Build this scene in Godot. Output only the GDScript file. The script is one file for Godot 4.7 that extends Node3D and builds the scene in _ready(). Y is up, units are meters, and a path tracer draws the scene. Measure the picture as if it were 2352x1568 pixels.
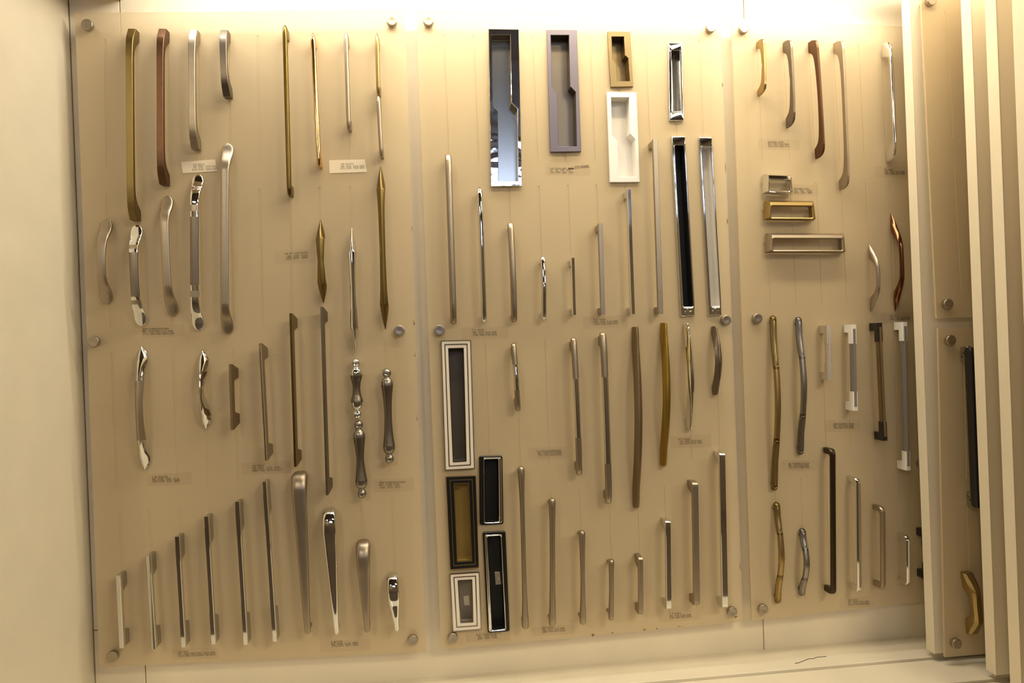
extends Node3D
# A shop's display of cabinet handles: three frosted sheets on a lit cream wall, sliding boards on the right.
# Metres; y up; the front face of the sheets is the plane z = 0, the camera 1.37 m in front of it.

const EYE := Vector3(0.0, 1.4, 1.3724)
const SILL := 0.7417              # top of the sill
const BACK := -0.03               # face of the wall behind the sheets
const MM := 0.001
var turn: Basis
var M := {}
var named := {}
var holes := []                   # openings in the middle sheet for the sunk pulls
var L := 0.0                      # length in millimetres of the handle in hand
var brush: NoiseTexture2D
var fleck: NoiseTexture2D


func _ready() -> void:
	# camera
	turn = Basis.from_euler(Vector3(-0.0081312, -0.1074595, -0.0344357))
	var cam := Camera3D.new()
	cam.name = "camera"
	cam.fov = rad_to_deg(2.0 * atan(784.0 / 1650.0))
	cam.near = 0.02
	cam.far = 60.0
	cam.transform = Transform3D(turn, EYE)
	add_child(cam)
	cam.current = true
	# daylight beyond the shop window, exposure
	var env := Environment.new()
	env.background_mode = Environment.BG_COLOR
	env.background_color = Color(0.78, 0.86, 1.0)
	env.background_energy_multiplier = 9.0
	env.tonemap_mode = Environment.TONE_MAPPER_LINEAR
	env.tonemap_exposure = 1.0
	env.sdfgi_enabled = true
	env.ssao_enabled = true
	env.ssil_enabled = true
	var we := WorldEnvironment.new()
	we.name = "environment"
	we.environment = env
	add_child(we)
	# lamps: the strip over the wall, the trough over the sliding boards, the ceiling panels of the shop
	area("strip_lamp", Vector3(0.275, 2.106, 0.085), Vector3(deg_to_rad(-90.0), 0, 0), Vector2(1.55, 0.02), Color(1.0, 0.99, 0.96), 0.46)
	area("trough_lamp", Vector3(0.50, 2.235, 0.30), Vector3(deg_to_rad(-90.0), 0, 0), Vector2(1.4, 0.05), Color(1.0, 0.94, 0.80), 0.76)
	for p in [Vector3(1.4, 2.72, 2.2), Vector3(2.9, 2.72, 2.2), Vector3(-1.35, 2.72, 3.2)]:
		area("panel_lamp", p, Vector3(deg_to_rad(-90.0), 0, 0), Vector2(0.56, 0.56), Color(1.0, 0.94, 0.80), 3.65)

	materials()
	shell()
	boards()
	middle_sheet_handles()
	sheets()
	left_sheet_handles()
	right_sheet_handles()
	board_handles()
	standoffs()
	strips()
	oddments()


func area(called: String, at: Vector3, rot: Vector3, size: Vector2, c: Color, e: float) -> void:
	var a := AreaLight3D.new()
	a.name = called
	a.area_size = size
	a.light_color = c
	a.light_energy = e
	a.area_range = 8.0
	a.shadow_enabled = true
	a.position = at
	a.rotation = rot
	add_child(a, true)


# ---------------------------------------------------------------- helpers

func W(u: float, v: float, z: float) -> Vector3:   # the point of the plane z that the photograph shows at pixel (u, v) of 2352 x 1568
	var d := turn * Vector3((u - 1176.0) / 1650.0, (784.0 - v) / 1650.0, -1.0)
	return EYE + d * ((z - EYE.z) / d.z)


func name_for(called: String) -> String:
	var n: int = named.get(called, 0)
	named[called] = n + 1
	return called if n == 0 else "%s_%03d" % [called, n]


func tag(o: Node, label: String, category: String, group := "", kind := "") -> void:
	if label:
		o.set_meta("label", label)
	if category:
		o.set_meta("category", category)
	if group:
		o.set_meta("group", group)
	if kind:
		o.set_meta("kind", kind)


func thing(called: String, label: String, category: String, at: Vector3, group := "") -> Node3D:
	var o := Node3D.new()
	o.name = name_for(called)
	o.position = at
	tag(o, label, category, group)
	add_child(o, true)
	return o


func put(called: String, mesh: Mesh, mat: Material, parent: Node, label := "") -> MeshInstance3D:
	var o := MeshInstance3D.new()
	o.name = called if parent != self else name_for(called)
	o.mesh = mesh
	o.material_override = mat
	if label:
		o.set_meta("label", label)
	parent.add_child(o, true)
	return o


# Triangles (counter-clockwise from outside, millimetres) to a mesh whose edges sharper than the limit stay hard.
func solid(t: PackedVector3Array, sharp := 38.0, closed := true, s := MM) -> ArrayMesh:
	var n := t.size() / 3
	var fn := PackedVector3Array()
	fn.resize(n)
	var near := {}
	var vol := 0.0
	for i in n:
		var a := t[i * 3]
		var b := t[i * 3 + 1]
		var c := t[i * 3 + 2]
		fn[i] = (b - a).cross(c - a)
		vol += a.dot(b.cross(c))
		for k in 3:
			var key := Vector3i((t[i * 3 + k] * 500.0).round())
			if near.has(key):
				near[key].append(i)
			else:
				near[key] = [i]
	var flip := closed and vol < 0.0
	var lim := cos(deg_to_rad(sharp))
	var vs := PackedVector3Array()
	var ns := PackedVector3Array()
	for i in n:
		var own := fn[i].normalized()
		if own == Vector3.ZERO:
			continue
		var order := [0, 1, 2] if flip else [0, 2, 1]
		for k in order:
			var p := t[i * 3 + k]
			var sum := Vector3.ZERO
			for j in near[Vector3i((p * 500.0).round())]:
				if fn[j].normalized().dot(own) > lim:
					sum += fn[j]
			vs.append(p * s)
			ns.append((-sum if flip else sum).normalized())
	var arr := []
	arr.resize(Mesh.ARRAY_MAX)
	arr[Mesh.ARRAY_VERTEX] = vs
	arr[Mesh.ARRAY_NORMAL] = ns
	var m := ArrayMesh.new()
	m.add_surface_from_arrays(Mesh.PRIMITIVE_TRIANGLES, arr)
	return m


# Joins loops of equally many points, each to the next.
func skin(loops: Array, first_cap := true, last_cap := true) -> PackedVector3Array:
	var t := PackedVector3Array()
	for i in loops.size() - 1:
		var a: PackedVector3Array = loops[i]
		var b: PackedVector3Array = loops[i + 1]
		var n := a.size()
		for j in n:
			var k := (j + 1) % n
			t.append_array([a[j], a[k], b[k], a[j], b[k], b[j]])
	if first_cap:
		cap(t, loops[0], true)
	if last_cap:
		cap(t, loops[-1], false)
	return t


func cap(t: PackedVector3Array, p: PackedVector3Array, back: bool) -> void:
	var c := Vector3.ZERO
	for q in p:
		c += q / p.size()
	for j in p.size():
		var k := (j + 1) % p.size()
		if back:
			t.append_array([c, p[k], p[j]])
		else:
			t.append_array([c, p[j], p[k]])


# A cross-section at height y: half width w, from z0 (towards the sheet) to z1 (outwards).
func section(kind: String, y: float, w: float, z0: float, z1: float, skew := 0.0) -> PackedVector3Array:
	var p := PackedVector3Array()
	var h := (z1 - z0) * 0.5
	var c := (z1 + z0) * 0.5
	match kind:
		"rect":
			var e := minf(0.7, minf(w, h) * 0.45)
			for q in [[-w + e, z0], [w - e, z0], [w, z0 + e], [w, z1 - e], [w - e, z1], [-w + e, z1], [-w, z1 - e], [-w, z0 + e]]:
				p.append(Vector3(q[0] + (z1 - q[1]) * skew, y, q[1]))
		"oct":
			var e := minf(w, h) * 0.55
			for q in [[-w + e, z0], [w - e, z0], [w, z0 + e], [w, z1 - e], [w - e, z1], [-w + e, z1], [-w, z1 - e], [-w, z0 + e]]:
				p.append(Vector3(q[0], y, q[1]))
		"ridge":
			for q in [[-w * 0.85, z0], [w * 0.85, z0], [w, z0 + h * 0.7], [w * 0.5, z1 - h * 0.38], [w * 0.08, z1], [-w * 0.05, z1], [-w * 0.5, z1 - h * 0.3], [-w, z0 + h * 0.7]]:
				p.append(Vector3(q[0], y, q[1]))
		_:
			var ex: float = {"round": 1.0, "flat": 0.62, "spine": 1.35, "dome": 0.8}[kind]
			for i in 22:
				var a := TAU * i / 22.0
				p.append(Vector3(w * signf(cos(a)) * pow(absf(cos(a)), ex), y, c + h * signf(sin(a)) * pow(absf(sin(a)), ex)))
	return p


# Stations [y, w, z0, z1] made smooth by monotone cubics; steps under 1.2 mm stay straight.
func smooth(st: Array, sub := 4) -> Array:
	var out := []
	var n := st.size()
	var tan := []
	for i in n:
		var row := [0.0, 0.0, 0.0, 0.0]
		if i > 0 and i < n - 1:
			for k in range(1, 4):
				var h0: float = st[i][0] - st[i - 1][0]
				var h1: float = st[i + 1][0] - st[i][0]
				if h0 < 1.2 or h1 < 1.2:
					continue
				var d0: float = (st[i][k] - st[i - 1][k]) / h0
				var d1: float = (st[i + 1][k] - st[i][k]) / h1
				row[k] = 0.0 if d0 * d1 <= 0.0 else 3.0 * (h0 + h1) / ((2.0 * h1 + h0) / d0 + (h1 + 2.0 * h0) / d1)
		elif n > 1:
			var o := 1 if i == 0 else n - 2
			for k in range(1, 4):
				row[k] = (st[o][k] - st[i][k]) / (st[o][0] - st[i][0])
		tan.append(row)
	for i in n - 1:
		var h: float = st[i + 1][0] - st[i][0]
		var steps := 1 if h < 1.2 else sub
		for s in steps:
			var t := float(s) / steps
			var row := [st[i][0] + h * t, 0.0, 0.0, 0.0]
			for k in range(1, 4):
				if h < 1.2:
					row[k] = lerpf(st[i][k], st[i + 1][k], t)
				else:
					var t2 := t * t
					var t3 := t2 * t
					row[k] = (2 * t3 - 3 * t2 + 1) * st[i][k] + (t3 - 2 * t2 + t) * h * tan[i][k] + (3 * t2 - 2 * t3) * st[i + 1][k] + (t3 - t2) * h * tan[i + 1][k]
			out.append(row)
	out.append(st[n - 1].duplicate())
	return out


# Both halves of a handle of length L from the stations [mm from the end, w, z0, z1] of one half.
func both(st: Array, mid := []) -> Array:
	var last: float = st[-1][0]
	var k := minf(1.0, 0.46 * L / last) if last > 0.0 else 1.0
	var out := []
	for s in st:
		out.append([-L * 0.5 + s[0] * k, s[1], s[2], s[3]])
	if mid.size():
		out.append([0.0, mid[0], mid[1], mid[2]])
	for i in range(st.size() - 1, -1, -1):
		out.append([L * 0.5 - st[i][0] * k, st[i][1], st[i][2], st[i][3]])
	return out


func at_y(st: Array, y: float) -> Array:
	for i in st.size() - 1:
		if y >= st[i][0] and y <= st[i + 1][0]:
			var t: float = (y - st[i][0]) / maxf(st[i + 1][0] - st[i][0], 1e-6)
			return [y, lerpf(st[i][1], st[i + 1][1], t), lerpf(st[i][2], st[i + 1][2], t), lerpf(st[i][3], st[i + 1][3], t)]
	return st[0] if y < st[0][0] else st[-1]


# The stretch of a lofted bar between y0 and y1 as one part; grow thickens it.
func bar(called: String, kind: String, st: Array, mat: Material, parent: Node, y0 := -1e6, y1 := 1e6, label := "", grow := 0.0, skew := 0.0) -> MeshInstance3D:
	var loops := []
	var rows := []
	if y0 > st[0][0]:
		rows.append(at_y(st, y0))
	for s in st:
		if s[0] >= y0 and s[0] <= y1:
			rows.append(s)
	if y1 < st[-1][0]:
		rows.append(at_y(st, y1))
	for s in rows:
		loops.append(section(kind, s[0], s[1] + grow, s[2] - grow, s[3] + grow, skew))
	return put(called, solid(skin(loops), 50.0 if kind in ["round", "flat", "spine", "dome"] else 32.0), mat, parent, label)


func disc_loop(x: float, y: float, r: float, z: float, n := 20) -> PackedVector3Array:
	var p := PackedVector3Array()
	for i in n:
		p.append(Vector3(x + r * cos(TAU * i / n), y + r * sin(TAU * i / n), z))
	return p


func post(called: String, x: float, y: float, r: float, z0: float, z1: float, mat: Material, parent: Node, flare := 1.0) -> MeshInstance3D:
	return put(called, solid(skin([disc_loop(x, y, r * flare, z0), disc_loop(x, y, r * flare * 0.98, z0 + (z1 - z0) * 0.15), disc_loop(x, y, r, z0 + (z1 - z0) * 0.6), disc_loop(x, y, r, z1)])), mat, parent)


func block(called: String, x: float, y: float, w: float, d: float, z0: float, z1: float, mat: Material, parent: Node, e := 0.6) -> MeshInstance3D:
	var l := func(g: float, z: float) -> PackedVector3Array:
		var p := PackedVector3Array()
		for q in [[-w + e, -d], [w - e, -d], [w, -d + e], [w, d - e], [w - e, d], [-w + e, d], [-w, d - e], [-w, -d + e]]:
			p.append(Vector3(x + q[0] * (1.0 - g / w), y + q[1] * (1.0 - g / d), z))
		return p
	return put(called, solid(skin([l.call(0.0, z0), l.call(0.0, z1 - e * 0.6), l.call(e * 0.6, z1)])), mat, parent)


# The screws that hold a handle from behind the sheet.
func screws(parent: Node, ys: Array, r := 4.6) -> void:
	for y in ys:
		put("screw_head", solid(skin([disc_loop(0, y, r, -5.4, 14), disc_loop(0, y, r, -7.0, 14), disc_loop(0, y, r * 0.6, -8.6, 14)])), M.screw, parent)


# A handle between the pixels of its two ends, which lie h millimetres off the sheet.
func handle(label: String, group: String, a: Array, h: float, called := "cabinet_handle") -> Node3D:
	var z := h * MM
	var top := W(a[0], a[1], z)
	var low := W(a[2], a[3], z)
	L = top.distance_to(low) / MM
	var c := (top + low) * 0.5
	var o := thing(called, label, "cabinet handle", Vector3(c.x, c.y, 0.0003), group)
	o.rotation.z = atan2(-(top.x - low.x), top.y - low.y)
	return o


func metal(c: Color, rough: float, grain := 0.0) -> StandardMaterial3D:
	var m := StandardMaterial3D.new()
	m.albedo_color = c
	m.metallic = 1.0
	m.roughness = rough
	m.metallic_specular = 0.5
	if grain > 0.0:
		m.heightmap_enabled = true
		m.heightmap_texture = brush
		m.heightmap_scale = grain
		m.uv1_triplanar = true
		m.uv1_scale = Vector3(90, 4, 90)
		m.roughness_texture = brush
		m.roughness = minf(1.0, rough * 1.9)
	return m


func paint(c: Color, rough: float, spec := 0.5) -> StandardMaterial3D:
	var m := StandardMaterial3D.new()
	m.albedo_color = c
	m.roughness = rough
	m.metallic_specular = spec
	return m


func noise(seed_: int, f: float, w: int, h: int, low: float, high: float) -> NoiseTexture2D:
	var n := FastNoiseLite.new()
	n.seed = seed_
	n.frequency = f
	n.fractal_octaves = 4
	var t := NoiseTexture2D.new()
	t.width = w
	t.height = h
	t.seamless = true
	t.noise = n
	var g := Gradient.new()
	g.set_color(0, Color(low, low, low))
	g.set_color(1, Color(high, high, high))
	t.color_ramp = g
	return t


func materials() -> void:
	brush = noise(7, 0.03, 512, 512, 0.40, 0.66)
	fleck = noise(11, 0.012, 512, 512, 0.975, 1.0)
	M.nickel = metal(Color(0.66, 0.61, 0.54), 0.40, 0.004)
	M.nickel_dark = metal(Color(0.50, 0.46, 0.41), 0.38, 0.004)
	M.brass_antique = metal(Color(0.48, 0.41, 0.25), 0.36, 0.006)
	M.brass_dark = metal(Color(0.44, 0.37, 0.20), 0.30, 0.004)
	M.brass_satin = metal(Color(0.66, 0.57, 0.38), 0.36, 0.003)
	M.brass_deep = metal(Color(0.64, 0.53, 0.25), 0.42, 0.004)
	M.gold = metal(Color(0.86, 0.71, 0.48), 0.10)
	M.copper_brown = metal(Color(0.42, 0.31, 0.235), 0.38, 0.003)
	M.copper = metal(Color(0.52, 0.36, 0.26), 0.16)
	M.bronze = metal(Color(0.36, 0.31, 0.26), 0.42, 0.003)
	M.bronze_light = metal(Color(0.56, 0.49, 0.39), 0.5, 0.003)
	M.bronze_dark = metal(Color(0.30, 0.26, 0.21), 0.36)
	M.pewter = metal(Color(0.42, 0.41, 0.39), 0.34, 0.004)
	M.pewter_light = metal(Color(0.60, 0.58, 0.55), 0.34, 0.004)
	M.gunmetal = metal(Color(0.47, 0.44, 0.47), 0.46, 0.003)
	M.chrome = metal(Color(0.88, 0.88, 0.88), 0.045)
	M.alu = metal(Color(0.86, 0.83, 0.79), 0.5)
	M.chrome_pressed = metal(Color(0.88, 0.88, 0.88), 0.05)
	M.chrome_pressed.heightmap_enabled = true
	M.chrome_pressed.heightmap_texture = noise(3, 0.006, 256, 256, 0.0, 1.0)
	M.chrome_pressed.heightmap_scale = 0.12
	M.chrome_pressed.uv1_triplanar = true
	M.chrome_pressed.uv1_scale = Vector3(5, 5, 5)
	M.chrome_satin = metal(Color(0.72, 0.71, 0.69), 0.20)
	M.brass_dull = metal(Color(0.54, 0.47, 0.34), 0.42, 0.004)
	M.brass_well = paint(Color(0.60, 0.49, 0.24), 0.45)
	M.nickel_rim = metal(Color(0.55, 0.52, 0.48), 0.16)
	M.steel = metal(Color(0.68, 0.64, 0.58), 0.34)
	M.screw = metal(Color(0.45, 0.42, 0.38), 0.45)
	M.white = paint(Color(0.90, 0.88, 0.85), 0.38)
	M.enamel = paint(Color(0.94, 0.90, 0.84), 0.30)
	M.black = paint(Color(0.045, 0.042, 0.040), 0.36)
	M.black_tray = paint(Color(0.06, 0.055, 0.05), 0.6)
	M.grey_tray = paint(Color(0.37, 0.335, 0.29), 0.35)
	M.nickel_well = paint(Color(0.58, 0.53, 0.46), 0.4)
	M.grey_strip = paint(Color(0.48, 0.45, 0.42), 0.45)
	M.tan_strip = metal(Color(0.58, 0.52, 0.40), 0.42)
	M.anodised = paint(Color(0.11, 0.10, 0.10), 0.35)
	M.paper = paint(Color(0.90, 0.84, 0.74), 0.75)
	M.ink = paint(Color(0.20, 0.16, 0.13), 0.7)
	M.tape = paint(Color(0.70, 0.60, 0.50, 0.045), 0.35)
	M.tape.transparency = BaseMaterial3D.TRANSPARENCY_ALPHA
	M.rust = paint(Color(0.55, 0.38, 0.18, 0.55), 0.9)
	M.rust.transparency = BaseMaterial3D.TRANSPARENCY_ALPHA
	M.hair = paint(Color(0.12, 0.09, 0.07), 0.6)
	M.gap = paint(Color(0.10, 0.07, 0.05), 0.9)
	M.cream = paint(Color(0.93, 0.88, 0.775), 0.40, 0.4)
	M.cream.albedo_texture = fleck
	M.cream.uv1_triplanar = true
	M.cream.uv1_world_triplanar = true
	M.cream.uv1_scale = Vector3(1.3, 1.3, 1.3)
	M.gloss = M.cream.duplicate()
	M.gloss.roughness = 0.22
	M.gloss.albedo_color = Color(0.90, 0.86, 0.77)
	M.board = paint(Color(0.90, 0.85, 0.76), 0.42, 0.4)
	M.frost = paint(Color(0.85, 0.77, 0.625, 0.54), 0.5, 0.4)
	M.frost.transparency = BaseMaterial3D.TRANSPARENCY_ALPHA
	M.rail = metal(Color(0.72, 0.68, 0.62), 0.4)
	M.plaster = paint(Color(0.44, 0.385, 0.32), 0.8)
	M.tile = paint(Color(0.33, 0.28, 0.23), 0.45)
	M.glow = paint(Color(1, 0.95, 0.85), 0.6)
	M.glow.emission_enabled = true
	M.glow.emission = Color(1.0, 0.94, 0.82)
	M.glow.emission_energy_multiplier = 3.0
	M.pane = paint(Color(0.9, 0.95, 1.0, 0.08), 0.05)
	M.pane.transparency = BaseMaterial3D.TRANSPARENCY_ALPHA


# A box with slightly eased edges between two corners (metres).
func slab(lo: Vector3, hi: Vector3, e := 0.0012) -> ArrayMesh:
	var l := func(g: float, z: float) -> PackedVector3Array:
		var f := e - g if g < e else 0.0
		var p := PackedVector3Array()
		for q in [[lo.x + g + f, lo.y + g], [hi.x - g - f, lo.y + g], [hi.x - g, lo.y + g + f], [hi.x - g, hi.y - g - f], [hi.x - g - f, hi.y - g], [lo.x + g + f, hi.y - g], [lo.x + g, hi.y - g - f], [lo.x + g, lo.y + g + f]]:
			p.append(Vector3(q[0], q[1], z) * 1000.0)
		return p
	return solid(skin([l.call(e, lo.z), l.call(0.0, lo.z + e), l.call(0.0, hi.z - e), l.call(e, hi.z)]), 20.0)


func struct(called: String, parent: Node = self) -> Node3D:
	var o := Node3D.new()
	o.name = called
	o.set_meta("kind", "structure")
	parent.add_child(o, true)
	return o


# ---------------------------------------------------------------- the place

func shell() -> void:
	# the wall behind the sheets: cream boards with open joints before a dark backing
	var wall := struct("wall_back")
	put("backing", slab(Vector3(-0.66, 0.0, -0.062), Vector3(2.0, 2.9, -0.050)), M.gap, wall)
	var s0 := -0.5572
	var s1 := 0.6478
	var hy := W(215, 1448, BACK).y
	var g := 0.0008
	for r in [[-0.6455, s0 - g, SILL - 0.02, hy - g], [-0.6455, s0 - g, hy + g, 2.84], [s0 + g, s1 - g, SILL - 0.02, 2.84], [s1 + g, 2.0, SILL - 0.02, 2.84]]:
		put("wall_panel", slab(Vector3(r[0], r[2], -0.050), Vector3(r[1], r[3], BACK), 0.0008), M.cream, wall)
	# the side of the alcove
	var side := struct("wall_left")
	put("side_panel", slab(Vector3(-0.668, 0.0, -0.05), Vector3(-0.6472, 2.84, 0.36), 0.0008), M.gloss, side)
	var right := struct("wall_right")
	put("side_panel", slab(Vector3(2.0, 0.0, -0.05), Vector3(2.03, 2.84, 0.365)), M.cream, right)
	# the sill in steps, one for each sliding board
	var sill := struct("trim_1")
	var z := [BACK, 0.060, 0.152, 0.243, 0.335, 0.430]
	for i in 5:
		var y := SILL - 0.0045 * i
		put("sill_step", slab(Vector3(-0.647, y - 0.05, z[i] + (0.0 if i == 0 else 0.0035)), Vector3(2.0, y, z[i + 1]), 0.0010), M.gloss, sill)
		put("track_groove", slab(Vector3(-0.647, y - 0.05, z[i + 1]), Vector3(2.0, y - 0.009, z[i + 1] + 0.0035), 0.0004), M.rail, sill)
	put("sill_front", slab(Vector3(-0.647, 0.0, 0.405), Vector3(2.0, SILL - 0.06, 0.430)), M.board, sill)
	# over the alcove: the trough of the strip lamp with its closed left end, the soffit, the fascia
	var trough := struct("trim_2")
	put("trough_top", slab(Vector3(-0.5572, 2.116, BACK), Vector3(2.0, 2.15, 0.115)), M.board, trough)
	put("trough_end", slab(Vector3(-0.566, 2.045, BACK), Vector3(-0.552, 2.15, 0.115)), M.board, trough)
	var soffit := struct("trim_3")
	put("soffit_board", slab(Vector3(-0.647, 2.25, BACK), Vector3(2.0, 2.30, 0.36)), M.board, soffit)
	put("fascia_board", slab(Vector3(-0.668, 2.20, 0.345), Vector3(2.03, 2.84, 0.365)), M.board, soffit)
	# lamp fittings
	var d := put("strip_light", slab(Vector3(-0.50, 2.108, 0.075), Vector3(1.05, 2.116, 0.095), 0.0005), M.glow, self)
	tag(d, "warm strip light in the trough above the frosted sheets", "strip light")
	d = put("strip_light", slab(Vector3(-0.20, 2.237, 0.275), Vector3(1.20, 2.249, 0.325), 0.0005), M.glow, self)
	tag(d, "warm strip light under the soffit over the sliding boards", "strip light")
	for i in 3:
		var x: float = [1.4, 2.9, -1.35][i]
		var zc: float = [2.2, 2.2, 3.2][i]
		d = put("ceiling_light", slab(Vector3(x - 0.28, 2.725, zc - 0.28), Vector3(x + 0.28, 2.79, zc + 0.28)), M.glow, self)
		tag(d, ["square ceiling light panel right behind the viewer", "square ceiling light panel far to the right of the viewer", "square ceiling light panel left behind the viewer"][i], "ceiling light")
	# the rest of the shop
	var f := struct("floor")
	put("floor_slab", slab(Vector3(-2.4, -0.1, -0.1), Vector3(4.4, 0.0, 4.2)), M.tile, f)
	var c := struct("ceiling")
	put("ceiling_slab", slab(Vector3(-2.4, 2.8, -0.1), Vector3(4.4, 2.95, 4.2)), M.plaster, c)
	var a := struct("wall_west")
	put("wall_slab", slab(Vector3(-2.4, 0, 0.24), Vector3(-2.28, 2.8, 4.1)), M.plaster, a)
	put("wall_slab", slab(Vector3(-2.4, 0, 0.24), Vector3(-0.668, 2.8, 0.36)), M.plaster, a)
	var b := struct("wall_east")
	put("wall_slab", slab(Vector3(4.28, 0, 0.24), Vector3(4.4, 2.8, 4.1)), M.plaster, b)
	put("wall_slab", slab(Vector3(2.03, 0, 0.24), Vector3(4.28, 2.8, 0.36)), M.plaster, b)
	var s := struct("wall_south")
	put("wall_slab", slab(Vector3(-2.4, 0, 4.0), Vector3(-0.5, 2.8, 4.12)), M.plaster, s)
	put("wall_slab", slab(Vector3(1.5, 0, 4.0), Vector3(4.4, 2.8, 4.12)), M.plaster, s)
	put("wall_slab", slab(Vector3(-0.5, 0, 4.0), Vector3(1.5, 2.2, 4.12)), M.plaster, s)
	put("wall_slab", slab(Vector3(-0.5, 2.68, 4.0), Vector3(1.5, 2.8, 4.12)), M.plaster, s)
	var w := struct("window_1")
	for i in 9:
		put("mullion", slab(Vector3(-0.52 + i * 0.25, 2.2, 4.03), Vector3(-0.48 + i * 0.25, 2.68, 4.09)), M.board, w)
	for i in 3:
		put("glazing_bar", slab(Vector3(-0.5, 2.18 + i * 0.24, 4.04), Vector3(1.5, 2.22 + i * 0.24, 4.08)), M.board, w)
	put("pane", slab(Vector3(-0.5, 2.2, 4.058), Vector3(1.5, 2.68, 4.062), 0.0002), M.pane, w)


# A frosted sheet with its slots and the openings for the sunk pulls cut out of it.
func frosted(corners: Array, z: float, slots: Array, label: String, openings := []) -> Node3D:
	var c := Vector3.ZERO
	var pts := []
	for q in corners:
		pts.append(W(q[0], q[1], z))
		c += pts[-1] * 0.25
	var o := CSGPolygon3D.new()
	o.name = name_for("frosted_sheet")
	var flat := PackedVector2Array()
	for p in pts:
		flat.append(Vector2(p.x - c.x, p.y - c.y))
	o.polygon = flat
	o.depth = 0.005
	o.position = Vector3(c.x, c.y, z)
	o.material = M.frost
	tag(o, label, "display sheet", "frosted sheets")
	add_child(o, true)
	for s in slots:
		var a := W(s[0], s[1], z)
		var b := W(s[2], s[3], z)
		var cut := CSGPolygon3D.new()
		cut.name = "slot_cut"
		cut.material = M.frost
		cut.operation = CSGShape3D.OPERATION_SUBTRACTION
		var h := a.distance_to(b) * 0.5
		var r := 0.0022
		var p := PackedVector2Array()
		for i in 7:
			p.append(Vector2(r * cos(PI * i / 6.0), h + r * sin(PI * i / 6.0)))
		for i in 7:
			p.append(Vector2(-r * cos(PI * i / 6.0), -h - r * sin(PI * i / 6.0)))
		cut.polygon = p
		cut.depth = 0.02
		cut.position = (a + b) * 0.5 - o.position + Vector3(0, 0, 0.0191)
		cut.rotation.z = atan2(-(a.x - b.x), a.y - b.y)
		o.add_child(cut, true)
	for s: PackedVector2Array in openings:
		var cut := CSGPolygon3D.new()
		cut.name = "pull_cut"
		cut.material = M.frost
		cut.operation = CSGShape3D.OPERATION_SUBTRACTION
		var p := PackedVector2Array()
		for q in s:
			p.append(q - Vector2(o.position.x, o.position.y))
		cut.polygon = p
		cut.depth = 0.02
		cut.position = Vector3(0, 0, 0.008)
		o.add_child(cut, true)
	return o


# Slots in a row: each [top x, bottom x] between the given heights, which run straight from the first slot to the last.
func slot_row(xs: Array, y0: float, y1: float, yb0: float, yb1: float) -> Array:
	var out := []
	for i in xs.size():
		var t: float = (xs[i][0] - xs[0][0]) / maxf(xs[-1][0] - xs[0][0], 1.0)
		out.append([xs[i][0], lerpf(y0, y1, t), xs[i][1], lerpf(yb0, yb1, t)])
	return out


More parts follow.
